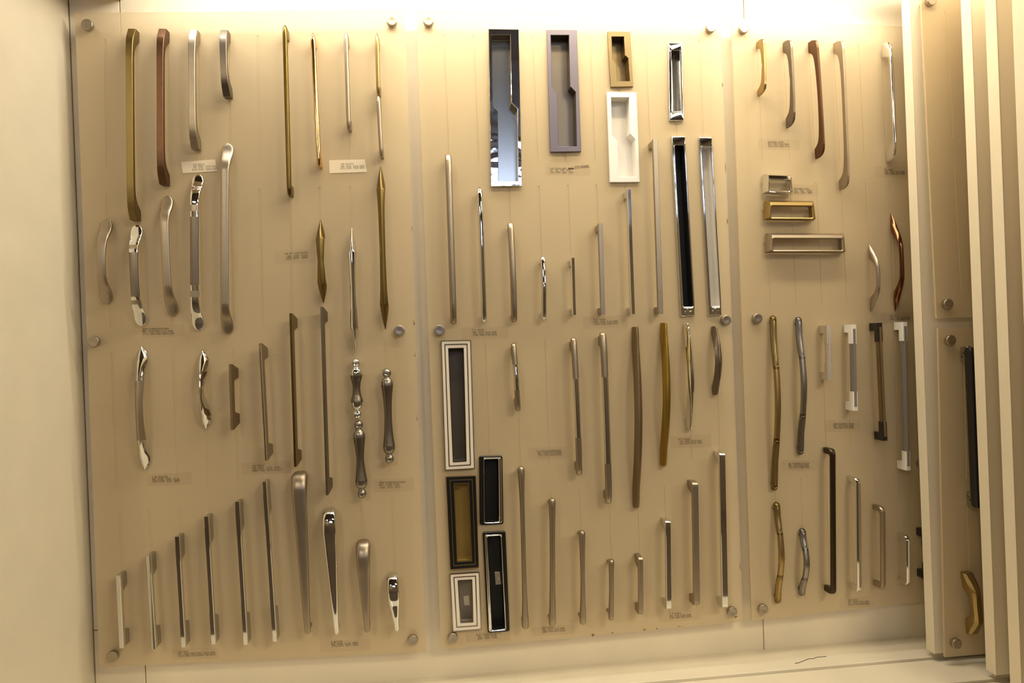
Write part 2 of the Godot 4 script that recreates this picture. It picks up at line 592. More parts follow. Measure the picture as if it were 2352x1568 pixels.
func sheets() -> void:
	var a := slot_row([[242, 246], [313, 318], [384, 390], [454, 459], [524, 529], [592, 596], [661, 666], [729, 735], [797, 802], [866, 872]], 92, 78, 384, 372)
	a += slot_row([[246, 254], [318, 326], [388, 396], [458, 466], [528, 536], [596, 603], [665, 671], [733, 740], [804, 811], [873, 881]], 446, 428, 748, 735)
	a += slot_row([[256, 269], [327, 339], [397, 409], [467, 478], [536, 548], [605, 618], [674, 687], [743, 755], [812, 823], [884, 894]], 812, 790, 1116, 1085)
	a += slot_row([[274, 290], [343, 358], [413, 428], [483, 498], [553, 568], [622, 637], [691, 706], [760, 774], [829, 843], [899, 912]], 1174, 1146, 1470, 1445)
	var left := frosted([[172, 30], [930, 23], [978, 1497], [228, 1532]], 0.0, a, "left frosted sheet with slots, carrying arched, spoon and tapered handles")
	var b := slot_row([[1019, 1030], [1087, 1098], [1155, 1166], [1222, 1234], [1287, 1298], [1354, 1366], [1417, 1428], [1481, 1493], [1543, 1556], [1605, 1616]], 82, 94, 371, 369)
	b += slot_row([[1030, 1041], [1100, 1111], [1168, 1179], [1237, 1247], [1304, 1314], [1369, 1380], [1434, 1445], [1499, 1510]], 432, 424, 735, 712)
	b += slot_row([[1113, 1124], [1183, 1194], [1250, 1260], [1317, 1327], [1385, 1394], [1452, 1460], [1516, 1524], [1580, 1587], [1643, 1651]], 790, 772, 1080, 1050)
	b += slot_row([[1196, 1209], [1264, 1276], [1329, 1341], [1396, 1408], [1461, 1473], [1524, 1536], [1587, 1598], [1650, 1661]], 1138, 1108, 1436, 1390)
	var mid := frosted([[955, 25], [1655, 38], [1707, 1427], [1013, 1492]], 0.0, b, "middle frosted sheet with slots, carrying the sunk pulls and bow handles", holes)
	rust(left, [[951, 742, 0.9, 4.5], [953, 816, 0.7, 3.0], [946, 525, 0.5, 5.0], [958, 960, 0.5, 6.0]])
	rust(mid, [[1362, 1458, 3.2, 2.6], [1407, 1453, 2.2, 1.2], [1480, 1445, 3.0, 1.2], [1509, 1443, 1.0, 2.2], [1560, 1438, 4.5, 0.6], [1690, 1416, 4.0, 1.6], [1659, 195, 1.0, 4.0], [1666, 385, 0.6, 10.0], [1670.5, 508, 1.0, 5.0], [1700.5, 1300, 0.5, 9.0]])
	var c := slot_row([[1736, 1750], [1796, 1812], [1855, 1870], [1912, 1927], [1970, 1983], [2026, 2036]], 92, 108, 366, 371)
	c += slot_row([[1753, 1768], [1813, 1827], [1873, 1886], [1930, 1943], [1986, 1999], [2042, 2054]], 420, 424, 702, 696)
	c += slot_row([[1770, 1784], [1830, 1842], [1886, 1895], [1943, 1952], [2000, 2009], [2054, 2062]], 748, 752, 1032, 1020)
	c += slot_row([[1778, 1790], [1838, 1848], [1895, 1905], [1950, 1960], [2007, 2013], [2061, 2066]], 1110, 1066, 1380, 1340)
	frosted([[1680, 42], [2420, 78], [2440, 1345], [1727, 1425]], 0.0, c, "right frosted sheet with slots, half covered by the sliding boards")


# Small rusty stains along the edges of a sheet.
func rust(o: Node3D, spots_: Array) -> void:
	for q in spots_:
		var c := W(q[0], q[1], 0.0)
		var p := PackedVector3Array()
		for i in 9:
			var a := TAU * i / 9.0
			var r: float = 1.0 + 0.35 * sin(i * 2.3 + q[0]) + 0.2 * cos(i * 4.1 + q[1])
			p.append((c - o.position) / MM + Vector3(q[2] * r * cos(a), q[3] * r * sin(a), 0.05))
		put("rust_mark", solid(skin([p, lifted(p, 0.12)])), M.rust, o)


func boards() -> void:
	var data := [
		[2090, 0, 2148, 1500, 0.075, "sliding board nearest the wall, carrying two frosted sheets"], [2230, 0, 2287, 1500, 0.165, "second sliding board from the wall, its bare cream edge showing"],
		[2288, 0, 2344, 1500, 0.255, "third sliding board from the wall, its bare cream edge showing"], [2354, 0, 2410, 1500, 0.345, "front sliding board at the right edge of the photo"]]
	for i in 4:
		var d = data[i]
		var z: float = d[4]
		var a := W(d[0], d[1], z)
		var b := W(d[2], d[3], z)
		var base := SILL - 0.0045 * i + 0.0015
		var foot := a.lerp(b, (a.y - base) / (a.y - b.y))
		var o := thing("sliding_board", d[5], "display board", Vector3(foot.x, base, z), "sliding boards")
		o.rotation.z = atan2(-(a.x - b.x), a.y - b.y)
		put("board", slab(Vector3(0, 0.010, -0.0235), Vector3(0.88, 1.35, 0.0)), M.board, o)
		put("edge_band", slab(Vector3(-0.0012, 0.010, -0.0238), Vector3(0.0, 1.35, 0.0004), 0.0003), M.cream, o)
		put("guide", slab(Vector3(0.004, -0.001, -0.016), Vector3(0.87, 0.012, -0.008), 0.0004), M.rail, o)
	frosted([[2113, -60], [2420, -60], [2440, 720], [2152, 731]], 0.094, [[2170, 30, 2188, 315], [2190, 375, 2205, 668]], "upper frosted sheet on the sliding board nearest the wall")
	frosted([[2155, 754], [2440, 744], [2465, 1484], [2171, 1509]], 0.094, [[2211, 800, 2218, 1095], [2219, 1165, 2228, 1460]], "lower frosted sheet on the sliding board nearest the wall")


# ---------------------------------------------------------------- handles of the left sheet

func arched(mat: Material, a: Array, label: String) -> void:
	var o := handle(label, "square-ended arched handles", a, 17.0)
	var st := both([[0, 6.6, 0, 17], [10, 6.5, 0, 22.5], [18, 6.3, 0, 26.5], [23, 6.2, 5, 28], [31, 6.0, 14, 29.5], [44, 5.8, 20, 30.5], [60, 5.7, 22, 31]], [5.6, 22.5, 31])
	bar("grip", "rect", smooth(st), mat, o)
	screws(o, [-L * 0.5 + 11, L * 0.5 - 11])


func rod(mat: Material, a: Array, label: String, w := 4.3) -> void:
	var o := handle(label, "round rods with pointed ends", a, 20.0)
	var st := both([[0, 0.7, 18, 21], [3, 2.6, 16, 25], [8, w * 0.92, 17, 27], [16, w, 19, 28.5], [40, w, 20, 29]], [w, 20, 29])
	bar("rod", "round", smooth(st), mat, o)
	for s in [-1, 1]:
		var y: float = s * (L * 0.5 - 13)
		block("foot", 0, y, 3.2, 9.5, 0, 21, mat, o)
	screws(o, [-L * 0.5 + 13, L * 0.5 - 13])


func spoon(mat: Material, a: Array, label: String, banded := false) -> void:
	var o := handle(label, "spoon-ended strap handles", a, 5.0)
	var st := smooth(both([[0, 1.0, 2, 5], [2, 5.4, 1, 6], [6, 8.8, 1, 7.5], [14, 10.6, 2, 10], [24, 10.2, 6, 15], [32, 9.2, 13, 21], [42, 8.2, 19, 25.5], [56, 7.4, 22, 28]], [7.1, 23, 29]))
	if banded:
		var y := L * 0.5
		var cuts := [-y * 0.58, -y * 0.50, -y * 0.43, y * 0.43, y * 0.50, y * 0.58]
		bar("spoon_end", "flat", st, M.chrome, o, -1e6, cuts[0])
		bar("satin_band", "flat", st, M.nickel, o, cuts[0], cuts[1])
		bar("polished_band", "flat", st, M.chrome, o, cuts[1], cuts[2])
		bar("grip", "flat", st, M.nickel_dark, o, cuts[2], cuts[3], "grey satin grip")
		bar("polished_band", "flat", st, M.chrome, o, cuts[3], cuts[4])
		bar("satin_band", "flat", st, M.nickel, o, cuts[4], cuts[5])
		bar("spoon_end", "flat", st, M.chrome, o, cuts[5], 1e6)
	else:
		bar("strap", "flat", st, mat, o)
	for s in [-1, 1]:
		post("foot", 0, s * (L * 0.5 - 18), 6.0, 0, 7, mat, o)
	screws(o, [-L * 0.5 + 18, L * 0.5 - 18])


func spear(mat: Material, a: Array, label: String) -> void:
	var o := handle(label, "spear-pointed handles", a, 10.0)
	var p := minf(44.0, L * 0.22)
	var st := both([[0, 0.7, 7, 10], [p * 0.25, 3.0, 4, 15], [p * 0.6, 5.9, 0, 22], [p - 2, 7.9, 0, 27], [p, 8.0, 5, 27.5], [p + 2, 7.9, 13, 27.5], [p + 12, 7.2, 17, 28], [p + 34, 6.1, 19, 28.5]], [5.4, 19, 28.5])
	bar("grip", "spine", smooth(st), mat, o)
	screws(o, [-L * 0.5 + p * 0.8, L * 0.5 - p * 0.8])


func leaf(a: Array, label: String, mid: float, grip: bool) -> void:
	var o := handle(label, "leaf-ended handles", a, 5.0)
	var st := smooth(both([[0, 0.4, 2, 4], [5, 4.4, 1, 7], [14, 8.6, 1, 12], [27, 10.6, 1, 18], [40, 9.6, 4, 23], [58, mid * 1.15, 12, 27]], [mid, 20, 30]))
	if grip:
		bar("leaf_end", "ridge", st, M.chrome, o, -1e6, -L * 0.245)
		bar("grip", "ridge", st, M.nickel, o, -L * 0.245, L * 0.225, "satin nickel middle")
		bar("leaf_end", "ridge", st, M.chrome, o, L * 0.225, 1e6)
	else:
		bar("grip", "ridge", st, M.chrome, o)
	screws(o, [-L * 0.5 + 24, L * 0.5 - 24])


func plate(mat: Material, edge: Material, a: Array, label: String) -> void:
	var o := handle(label, "thin plate handles set on edge", a, 32.0)
	var k := 1.0
	var st := both([[0, 1.6, 25, 32], [9, 1.6, 0.5, 32], [26, 1.6, 0.5, 32], [26.8, 1.6, 4, 32], [31, 1.6, 19, 32]], [1.6, 19, 32])
	bar("plate", "rect", st, mat, o, -1e6, 1e6, "", 0.0, 0.16 * k)
	bar("front_edge", "rect", [[-L * 0.5 + 0.4, 1.9, 30.5, 32.6], [L * 0.5 - 0.4, 1.9, 30.5, 32.6]], edge, o)
	screws(o, [-L * 0.5 + 18, L * 0.5 - 18])


func spindle(body: Material, ends: Material, a: Array, label: String) -> void:
	var o := handle(label, "turned spindle handles", a, 15.0)
	var zc := 15.0
	var r := [[0, 0.5], [1.2, 4.4], [4, 7.2], [8, 8.2], [12, 7.4], [15.5, 5.4], [17.5, 5.8], [21, 9.0], [27, 11.0], [32, 11.2], [36, 10.6]]
	var rows := []
	for q in r:
		rows.append([q[0], q[1], zc - q[1] * 0.9, zc + q[1] * 0.9])
	var waist := 7.0
	rows.append([minf(60.0, L * 0.4), 8.0, zc - 7.0, zc + 7.0])
	var st := smooth(both(rows, [waist, zc - 6.4, zc + 6.4]))
	var k := minf(1.0, 0.46 * L / rows[-1][0])
	var y := L * 0.5 - 31.0 * k
	bar("collar_end", "round", st, ends, o, -1e6, -y)
	bar("body", "round", st, body, o, -y, y, "satin waisted body")
	bar("collar_end", "round", st, ends, o, y, 1e6)
	for s in [-1, 1]:
		var ye: float = s * (L * 0.5 - 8.0 * k)
		put("eye_ring", solid(skin([disc_loop(0, ye, 4.8, 20.8), disc_loop(0, ye, 4.8, 22.6), disc_loop(0, ye, 4.1, 23.3), disc_loop(0, ye, 3.0, 22.4), disc_loop(0, ye, 2.6, 20.4)], false)), ends, o)
		post("eye_screw", 0, ye, 1.7, 20.0, 22.8, M.steel, o)
		post("foot", 0, ye, 4.5, 0, 10, ends, o, 1.25)
	screws(o, [-L * 0.5 + 8, L * 0.5 - 8])


func stepped(mat: Material, foot: Material, a: Array, label: String) -> void:
	var o := handle(label, "bars on long block feet", a, 28.0)
	var fl := clampf(L * 0.19, 24.0, 60.0)
	bar("front_bar", "rect", [[-L * 0.5, 3.7, 21, 28], [L * 0.5, 3.7, 21, 28]], mat, o)
	for s in [-1, 1]:
		var y: float = s * L * 0.5
		var st := [[y - s * 0.3, 3.5, 0, 21.2], [y - s * fl, 3.5, 0, 21.2], [y - s * (fl + 7), 3.5, 17, 21.2]]
		if s > 0:
			st.reverse()
		bar("foot", "rect", st, foot, o)
	bar("back_bar", "rect", [[-L * 0.5 + fl, 3.4, 18, 21.1], [L * 0.5 - fl, 3.4, 18, 21.1]], foot, o)
	screws(o, [-L * 0.5 + 12, L * 0.5 - 12])


func comet(mat: Material, a: Array, w: float, wb: float, label: String) -> void:
	var o := handle(label, "tapering comet handles", a, 14.0)
	var h := L * 0.5
	var st := [[-h, wb * 0.2, 19, 22], [-h + 2, wb * 0.65, 17, 24.5], [-h + 6, wb * 0.95, 17, 26], [-h + 16, wb, 18, 27.5]]
	var wj := w * 0.9
	for i in 3:
		var t := 0.25 + 0.25 * i
		st.append([lerpf(-h + 16, h - 44, t), lerpf(wb, wj, t), 19, 29])
	st += [[h - 44, wj, 19, 30], [h - 30, w * 0.96, 14, 30], [h - 18, w, 6, 27.5], [h - 9, w, 0, 22], [h - 3.5, w * 0.88, 0, 15], [h - 1, w * 0.7, 0, 9], [h, w * 0.45, 0, 5]]
	bar("grip", "dome", smooth(st), mat, o)
	post("foot", 0, -h + 9, wb * 0.8, 0, 20, mat, o)
	screws(o, [-h + 9, h - 12])


func left_sheet_handles() -> void:
	arched(M.brass_antique, [303, 66, 307, 505], "longest square-ended arched handle, antique brass, at the upper left corner")
	arched(M.copper_brown, [373.5, 66, 374.5, 423], "reddish brown square-ended arched handle, second in the top row")
	arched(M.nickel, [445, 68, 447.5, 341], "pale satin nickel square-ended arched handle above the white paper label")
	arched(M.nickel_dark, [515, 69, 521, 221], "shortest square-ended arched handle, dark nickel, above the longest spoon-ended strap")
	rod(M.brass_dark, [655, 58, 666, 453], "longest round rod, dark antique brass, with pointed ends")
	rod(M.gold, [719, 76, 734, 386], "polished gold round rod hanging slightly askew")
	rod(M.nickel, [795, 74, 802, 301], "satin nickel round rod above a white paper label", 4.0)
	rod(M.brass_satin, [866, 79, 870, 221], "short satin brass round rod, upper of a touching pair", 3.9)
	rod(M.nickel, [869, 220, 877, 364], "short nickel round rod, lower of a touching pair", 3.9)
	spoon(M.nickel, [245, 503, 245, 698], "shortest satin nickel spoon-ended strap at the far left")
	spoon(M.chrome, [314, 516, 325, 749], "shorter chrome spoon-ended strap with grey satin grip", true)
	spoon(M.nickel, [384, 449, 397, 726], "mid-length satin nickel spoon-ended strap between the two chrome ones")
	spoon(M.chrome, [455, 400, 456, 759], "longer chrome spoon-ended strap with grey satin grip", true)
	spoon(M.nickel, [524, 329, 523, 767], "longest satin nickel spoon-ended strap")
	spear(M.brass_antique, [736, 505, 743, 696], "short antique brass spear-pointed handle")
	spear(M.chrome, [808, 523, 817, 811], "chrome spear-pointed handle above the chrome spindle")
	spear(M.brass_antique, [874, 381, 885, 756], "long antique brass spear-pointed handle")
	leaf([325, 794, 333, 1081], "longer chrome leaf-ended handle with satin nickel middle", 6.6, true)
	leaf([465, 803, 473, 987], "shorter leaf-ended handle, chrome all over", 4.8, false)
	plate(M.bronze_light, M.bronze_light, [528, 836, 532.5, 987], "shortest thin plate handle on edge, grey bronze")
	plate(M.nickel, M.chrome, [597, 788, 611, 1058], "nickel thin plate handle on edge, second shortest")
	plate(M.bronze_light, M.brass_dark, [667, 719, 678, 1072], "dark bronze thin plate handle on edge with brassy front")
	plate(M.nickel_dark, M.nickel_dark, [738, 704, 751, 1137], "longest thin plate handle on edge, dull nickel")
	spindle(M.nickel_dark, M.chrome, [817, 823, 821, 962], "short turned spindle with bright chrome ends, uppermost")
	spindle(M.nickel_dark, M.pewter_light, [823, 965, 832, 1143], "turned spindle with dark polished ends, directly below the chrome one")
	spindle(M.nickel_dark, M.pewter_light, [888, 846, 895, 1063], "turned spindle standing alone beside the right edge of the left sheet")
	stepped(M.chrome, M.chrome_satin, [271, 1321, 279, 1488], "shortest bar on block feet, with whitish front")
	stepped(M.chrome, M.chrome_satin, [339.5, 1275, 353, 1490], "second shortest chrome bar on block feet")
	stepped(M.chrome, M.chrome_satin, [406, 1232, 421, 1486], "third shortest chrome bar on block feet")
	stepped(M.chrome, M.chrome_satin, [473, 1186, 490, 1479], "third longest chrome bar on block feet")
	stepped(M.chrome, M.chrome_satin, [544, 1152, 564, 1480], "second longest chrome bar on block feet")
	stepped(M.chrome, M.chrome_satin, [607, 1106, 631, 1473], "longest chrome bar on block feet")
	comet(M.nickel, [687, 1084, 709, 1452], 14.6, 5.8, "longest comet handle, satin nickel, wide at the top")
	comet(M.chrome, [755, 1168, 775.5, 1453], 13.6, 4.9, "longer chrome comet handle")
	comet(M.nickel, [833, 1242, 845, 1449], 13.2, 5.4, "shorter satin nickel comet handle")
	comet(M.chrome, [900, 1318, 913, 1446], 12.0, 4.8, "shortest comet handle, chrome, at the lower right corner")


# ---------------------------------------------------------------- handles of the middle sheet

func spots(px: Array, h: float, c: Vector3) -> PackedVector3Array:   # pixels (clockwise) to a counter-clockwise loop in millimetres about c
	var p := PackedVector3Array()
	for i in range(px.size() - 1, -1, -1):
		p.append((W(px[i][0], px[i][1], h * MM) - c) / MM)
	return p


func rounded(p: PackedVector3Array, r: float, k := 5) -> PackedVector3Array:
	var out := PackedVector3Array()
	var n := p.size()
	for i in n:
		var a := p[(i + n - 1) % n]
		var b := p[i]
		var c := p[(i + 1) % n]
		var s := b + (a - b).normalized() * r
		var e := b + (c - b).normalized() * r
		for j in k:
			var t := float(j) / (k - 1)
			out.append(s.lerp(b, t).lerp(b.lerp(e, t), t))
	return out


func inset(p: PackedVector3Array, d: float) -> PackedVector3Array:
	var out := PackedVector3Array()
	var n := p.size()
	for i in n:
		var a := p[(i + n - 1) % n]
		var b := p[i]
		var c := p[(i + 1) % n]
		var u := (b - a).normalized()
		var v := (c - b).normalized()
		var nu := Vector3(-u.y, u.x, 0)
		var nv := Vector3(-v.y, v.x, 0)
		out.append(b + (nu + nv) * (d / maxf(1.0 + nu.dot(nv), 0.3)))
	return out


func lifted(p: PackedVector3Array, z: float) -> PackedVector3Array:
	var out := PackedVector3Array()
	for q in p:
		out.append(Vector3(q.x, q.y, z))
	return out


func between(a: PackedVector3Array, b: PackedVector3Array, t: float) -> PackedVector3Array:
	var out := PackedVector3Array()
	for i in a.size():
		out.append(a[i].lerp(b[i], t))
	return out


func middle(px: Array) -> Vector3:
	var c := Vector3.ZERO
	for q in px:
		c += W(q[0], q[1], 0.0) / px.size()
	c.z = 0.0003
	return c


func tray(p: PackedVector3Array, z0: float, z1: float, mat: Material, o: Node, label := "") -> void:
	var rim := inset(p, 0.25)
	var bed := inset(p, 0.5)
	var t := skin([lifted(p, z0), lifted(p, z1 + 1.2), lifted(rim, z1 + 0.3), lifted(bed, z1)], false, false)
	var flat := PackedVector2Array()
	for q in bed:
		flat.append(Vector2(q.x, q.y))
	var idx := Geometry2D.triangulate_polygon(flat)
	for i in range(0, idx.size(), 3):
		var a := Vector3(flat[idx[i]].x, flat[idx[i]].y, z1)
		var b := Vector3(flat[idx[i + 1]].x, flat[idx[i + 1]].y, z1)
		var c := Vector3(flat[idx[i + 2]].x, flat[idx[i + 2]].y, z1)
		t.append_array([a, b, c] if (b - a).cross(c - a).z > 0 else [a, c, b])
	if idx.is_empty():
		cap(t, lifted(bed, z1), false)
	put("tray", solid(t, 35.0, false), mat, o, label)
	var hole := PackedVector2Array()
	for q in inset(p, -1.2):
		hole.append(Vector2(o.position.x + q.x * MM, o.position.y + q.y * MM))
	holes.append(hole)


# A sunk pull whose opening jogs sideways half way down.
func jogged(frame: Material, inner: Material, outer_px: Array, inner_px: Array, label: String) -> void:
	var c := middle(outer_px)
	var o := thing("flush_pull", label, "flush pull", c, "flush pulls with a jogged opening")
	var h := 5.0
	var inn := spots(inner_px, h, c)              # BL' order: reversed clockwise, 8 points
	var q := spots(outer_px, h, c)                # 4 points: BL, BR, TR, TL
	# the outer loop takes one point for each of the inner one
	var out := PackedVector3Array()
	var bl := q[0]
	var br := q[1]
	var tr := q[2]
	var tl := q[3]
	# inner, counter-clockwise: left jog upper, left jog lower, BL, BR, right jog lower, right jog upper, TR, TL
	var on := func(a: Vector3, b: Vector3, y: float) -> Vector3: return a.lerp(b, (y - a.y) / (b.y - a.y))
	out.append_array([on.call(tl, bl, inn[0].y), on.call(tl, bl, inn[1].y), bl, br, on.call(br, tr, inn[4].y), on.call(br, tr, inn[5].y), tr, tl])
	var lo := lifted(out, 0.0)
	var t := skin([lo, lifted(out, h - 0.8), lifted(inset(out, 0.8), h), lifted(inset(inn, -0.8), h), lifted(inn, h - 0.8), lifted(inn, h - 4.0)], false, false)
	put("frame", solid(t, 25.0, false), frame, o)
	tray(inn, h - 4.0, -21.0, inner, o)


func quad_pull(o_px: Array, i_px: Array, label: String, group: String, r_out: float, r_in: float) -> Array:
	var c := middle(o_px)
	var o := thing("flush_pull", label, "flush pull", c, group)
	return [o, rounded(spots(o_px, 5.0, c), r_out), rounded(spots(i_px, 5.0, c), r_in)]


# A ring between two loops as a part of its own, its face at z with eased edges.
func band(called: String, a: PackedVector3Array, b: PackedVector3Array, z: float, low: float, mat: Material, o: Node, label := "") -> void:
	var e := 0.12
	var t := skin([lifted(a, low), lifted(a, z - 0.35), lifted(between(a, b, e), z), lifted(between(a, b, 1.0 - e), z), lifted(b, z - 0.35), lifted(b, low)], false, false)
	put(called, solid(t, 50.0, false), mat, o, label)


func framed(o_px: Array, i_px: Array, face: Material, rim: Material, inner: Material, label: String) -> Node3D:
	var q := quad_pull(o_px, i_px, label, "flush pulls with nested frames", 0.8, 0.8)
	var a: PackedVector3Array = q[1]
	var b: PackedVector3Array = q[2]
	var ts := [0.0, 0.07, 0.43, 0.53, 0.91, 1.0]
	for i in 5:
		var raised := i % 2 == 0
		band("rim" if raised else "enamel_band", between(a, b, ts[i]), between(a, b, ts[i + 1]), [5.6, 4.6, 5.2, 4.2, 4.8][i], 0.0, rim if raised else face, q[0])
	tray(b, 3.5, -19.0, inner, q[0])
	return q[0]


func slim(o_px: Array, i_px: Array, inner: Material, label: String, catch_: bool) -> void:
	var q := quad_pull(o_px, i_px, label, "slim chrome flush pulls", 1.2, 2.2)
	var a: PackedVector3Array = q[1]
	var b: PackedVector3Array = q[2]
	var t := skin([lifted(a, 0.0), lifted(a, 3.2), lifted(inset(a, 0.35), 4.2), lifted(inset(a, 1.0), 5.0), lifted(inset(a, 2.0), 5.5), lifted(inset(b, -2.9), 5.3), lifted(inset(b, -2.1), 4.5), lifted(inset(b, -1.6), 5.2), lifted(inset(b, -1.0), 6.1), lifted(inset(b, -0.4), 6.0), lifted(b, 5.0), lifted(b, 0.5)], false, false)
	put("frame", solid(t, 62.0, false), M.chrome, q[0])
	tray(b, 0.5, -20.0, inner, q[0])
	if catch_:
		var y: float = 0.0
		var x := 0.0
		for p in a:
			y = minf(y, p.y)
		var n := 0
		for p in a:
			if p.y < y + 4.0:
				x += p.x
				n += 1
		x /= n
		block("catch", x - 0.5, y + 9.0, 2.6, 5.5, 5.0, 8.5, M.chrome, q[0])
		block("catch_plate", x, y + 9.0, 7.0, 1.4, 5.0, 7.2, M.chrome, q[0])


func lipped(o_px: Array, r_px: Array, i_px: Array, label: String) -> Node3D:
	var q := quad_pull(o_px, i_px, label, "black flush pulls with a chrome lip", 4.5, 2.5)
	var a: PackedVector3Array = q[1]
	var b: PackedVector3Array = q[2]
	var r := rounded(spots(r_px, 5.0, middle(o_px)), 4.5)
	var t := skin([lifted(a, 0.0), lifted(a, 3.6), lifted(inset(a, 1.2), 5.0), lifted(r, 5.0), lifted(r, 3.0)], false, false)
	put("surround", solid(t, 40.0, false), M.black, q[0], "matt black surround")
	t = skin([lifted(r, 4.0), lifted(between(r, b, 0.08), 6.4), lifted(between(r, b, 0.3), 7.6), lifted(between(r, b, 0.6), 7.4), lifted(between(r, b, 0.9), 5.6), lifted(b, 3.0)], false, false)
	put("lip", solid(t, 50.0, false), M.chrome, q[0], "chrome lip")
	tray(b, 3.2, -20.0, M.black_tray, q[0])
	return q[0]


func bow(mat: Material, a: Array, w: float, label: String) -> void:
	var o := handle(label, "round bow handles", a, 13.0)
	var st := both([[0, w * 0.25, 10, 13.5], [1.5, w * 0.75, 8, 17], [5, w * 0.98, 8, 20], [14, w, 11, 24], [40, w, 16, 28]], [w, 19, 31])
	bar("grip", "round", smooth(st), mat, o)
	for s in [-1, 1]:
		post("foot", 0, s * (L * 0.5 - 12), w * 0.85, 0, 15, mat, o)
	screws(o, [-L * 0.5 + 12, L * 0.5 - 12])


func square_bar(mat: Material, a: Array, w: float, label: String) -> void:
	var o := handle(label, "slim square bars", a, 29.0)
	bar("bar", "rect", [[-L * 0.5, w, 21, 29], [L * 0.5, w, 21, 29]], mat, o)
	for s in [-1, 1]:
		block("foot", 0, s * (L * 0.5 - 7.6), w * 0.96, 6.6, 0, 21.2, mat, o)
	screws(o, [-L * 0.5 + 7, L * 0.5 - 7])


func two_tone(a: Array, w: float, y_top: float, y_low: float, label: String) -> void:
	var o := handle(label, "round bows with chrome middle", a, 16.0)
	var st := smooth(both([[0, w * 0.3, 13, 17], [1.6, w * 0.78, 11, 20.5], [5, w * 0.97, 11, 23], [14, w, 13, 26], [45, w, 17, 29]], [w, 20, 32]))
	var p: float = L * (0.5 - (y_top - a[1]) / (a[3] - a[1]))
	var q: float = L * (0.5 - (y_low - a[1]) / (a[3] - a[1]))
	bar("satin_end", "round", st, M.nickel, o, -1e6, q)
	bar("grip", "round", st, M.chrome, o, q, p, "polished chrome middle")
	bar("satin_end", "round", st, M.nickel, o, p, 1e6)
	for s in [-1, 1]:
		block("foot", 0, s * (L * 0.5 - 16), w * 0.8, 9.5, 0, 17, M.nickel, o, 2.0)
	screws(o, [-L * 0.5 + 16, L * 0.5 - 16])


func blade(mat: Material, a: Array, w: float, label: String) -> void:
	var o := handle(label, "flat bows with blade ends", a, 14.0)
	var st := both([[0, w * 0.72, 0.5, 13], [1.5, w * 0.85, 0, 15], [L * 0.10, w, 0, 20], [L * 0.17, w * 1.05, 5, 23.5], [L * 0.30, w * 1.1, 14, 28]], [w * 1.12, 20, 31.5])
	bar("grip", "ridge", smooth(st, 6), mat, o)
	screws(o, [-L * 0.5 + 14, L * 0.5 - 14])


func flared(a: Array, we: float, wm: float, label: String, cuts := []) -> void:
	var o := handle(label, "round bars flared at the ends", a, 24.0)
	var st := smooth(both([[0, we * 0.3, 20, 25], [1.5, we * 0.75, 17, 28], [5, we * 0.98, 15, 30], [16, we, 15, 31], [40, lerpf(we, wm, 0.55), 17, 31], [80, lerpf(we, wm, 0.9), 19, 31]], [wm, 20, 31]))
	if cuts.size():
		var p: float = L * (0.5 - (cuts[0] - a[1]) / (a[3] - a[1]))
		var q: float = L * (0.5 - (cuts[1] - a[1]) / (a[3] - a[1]))
		bar("satin_end", "round", st, M.nickel, o, -1e6, q)
		bar("grip", "round", st, M.chrome, o, q, p, "polished chrome middle")
		bar("satin_end", "round", st, M.nickel, o, p, 1e6)
	else:
		bar("grip", "round", st, M.nickel, o)
	for s in [-1, 1]:
		post("foot", 0, s * (L * 0.5 - 11), we * 0.78, 0, 19, M.nickel, o)
	screws(o, [-L * 0.5 + 11, L * 0.5 - 11])


func angled(mat: Material, a: Array, w: float, label: String) -> void:
	var o := handle(label, "flat bars on angled feet", a, 27.0)
	var st := both([[0, w, 0, 24], [1.2, w, 0, 27], [4, w, 0, 29.5], [8, w, 0, 30], [15, w, 1, 30], [22, w, 21.5, 30]], [w, 22, 30])
	bar("grip", "rect", st, mat, o)
	screws(o, [-L * 0.5 + 9, L * 0.5 - 9])


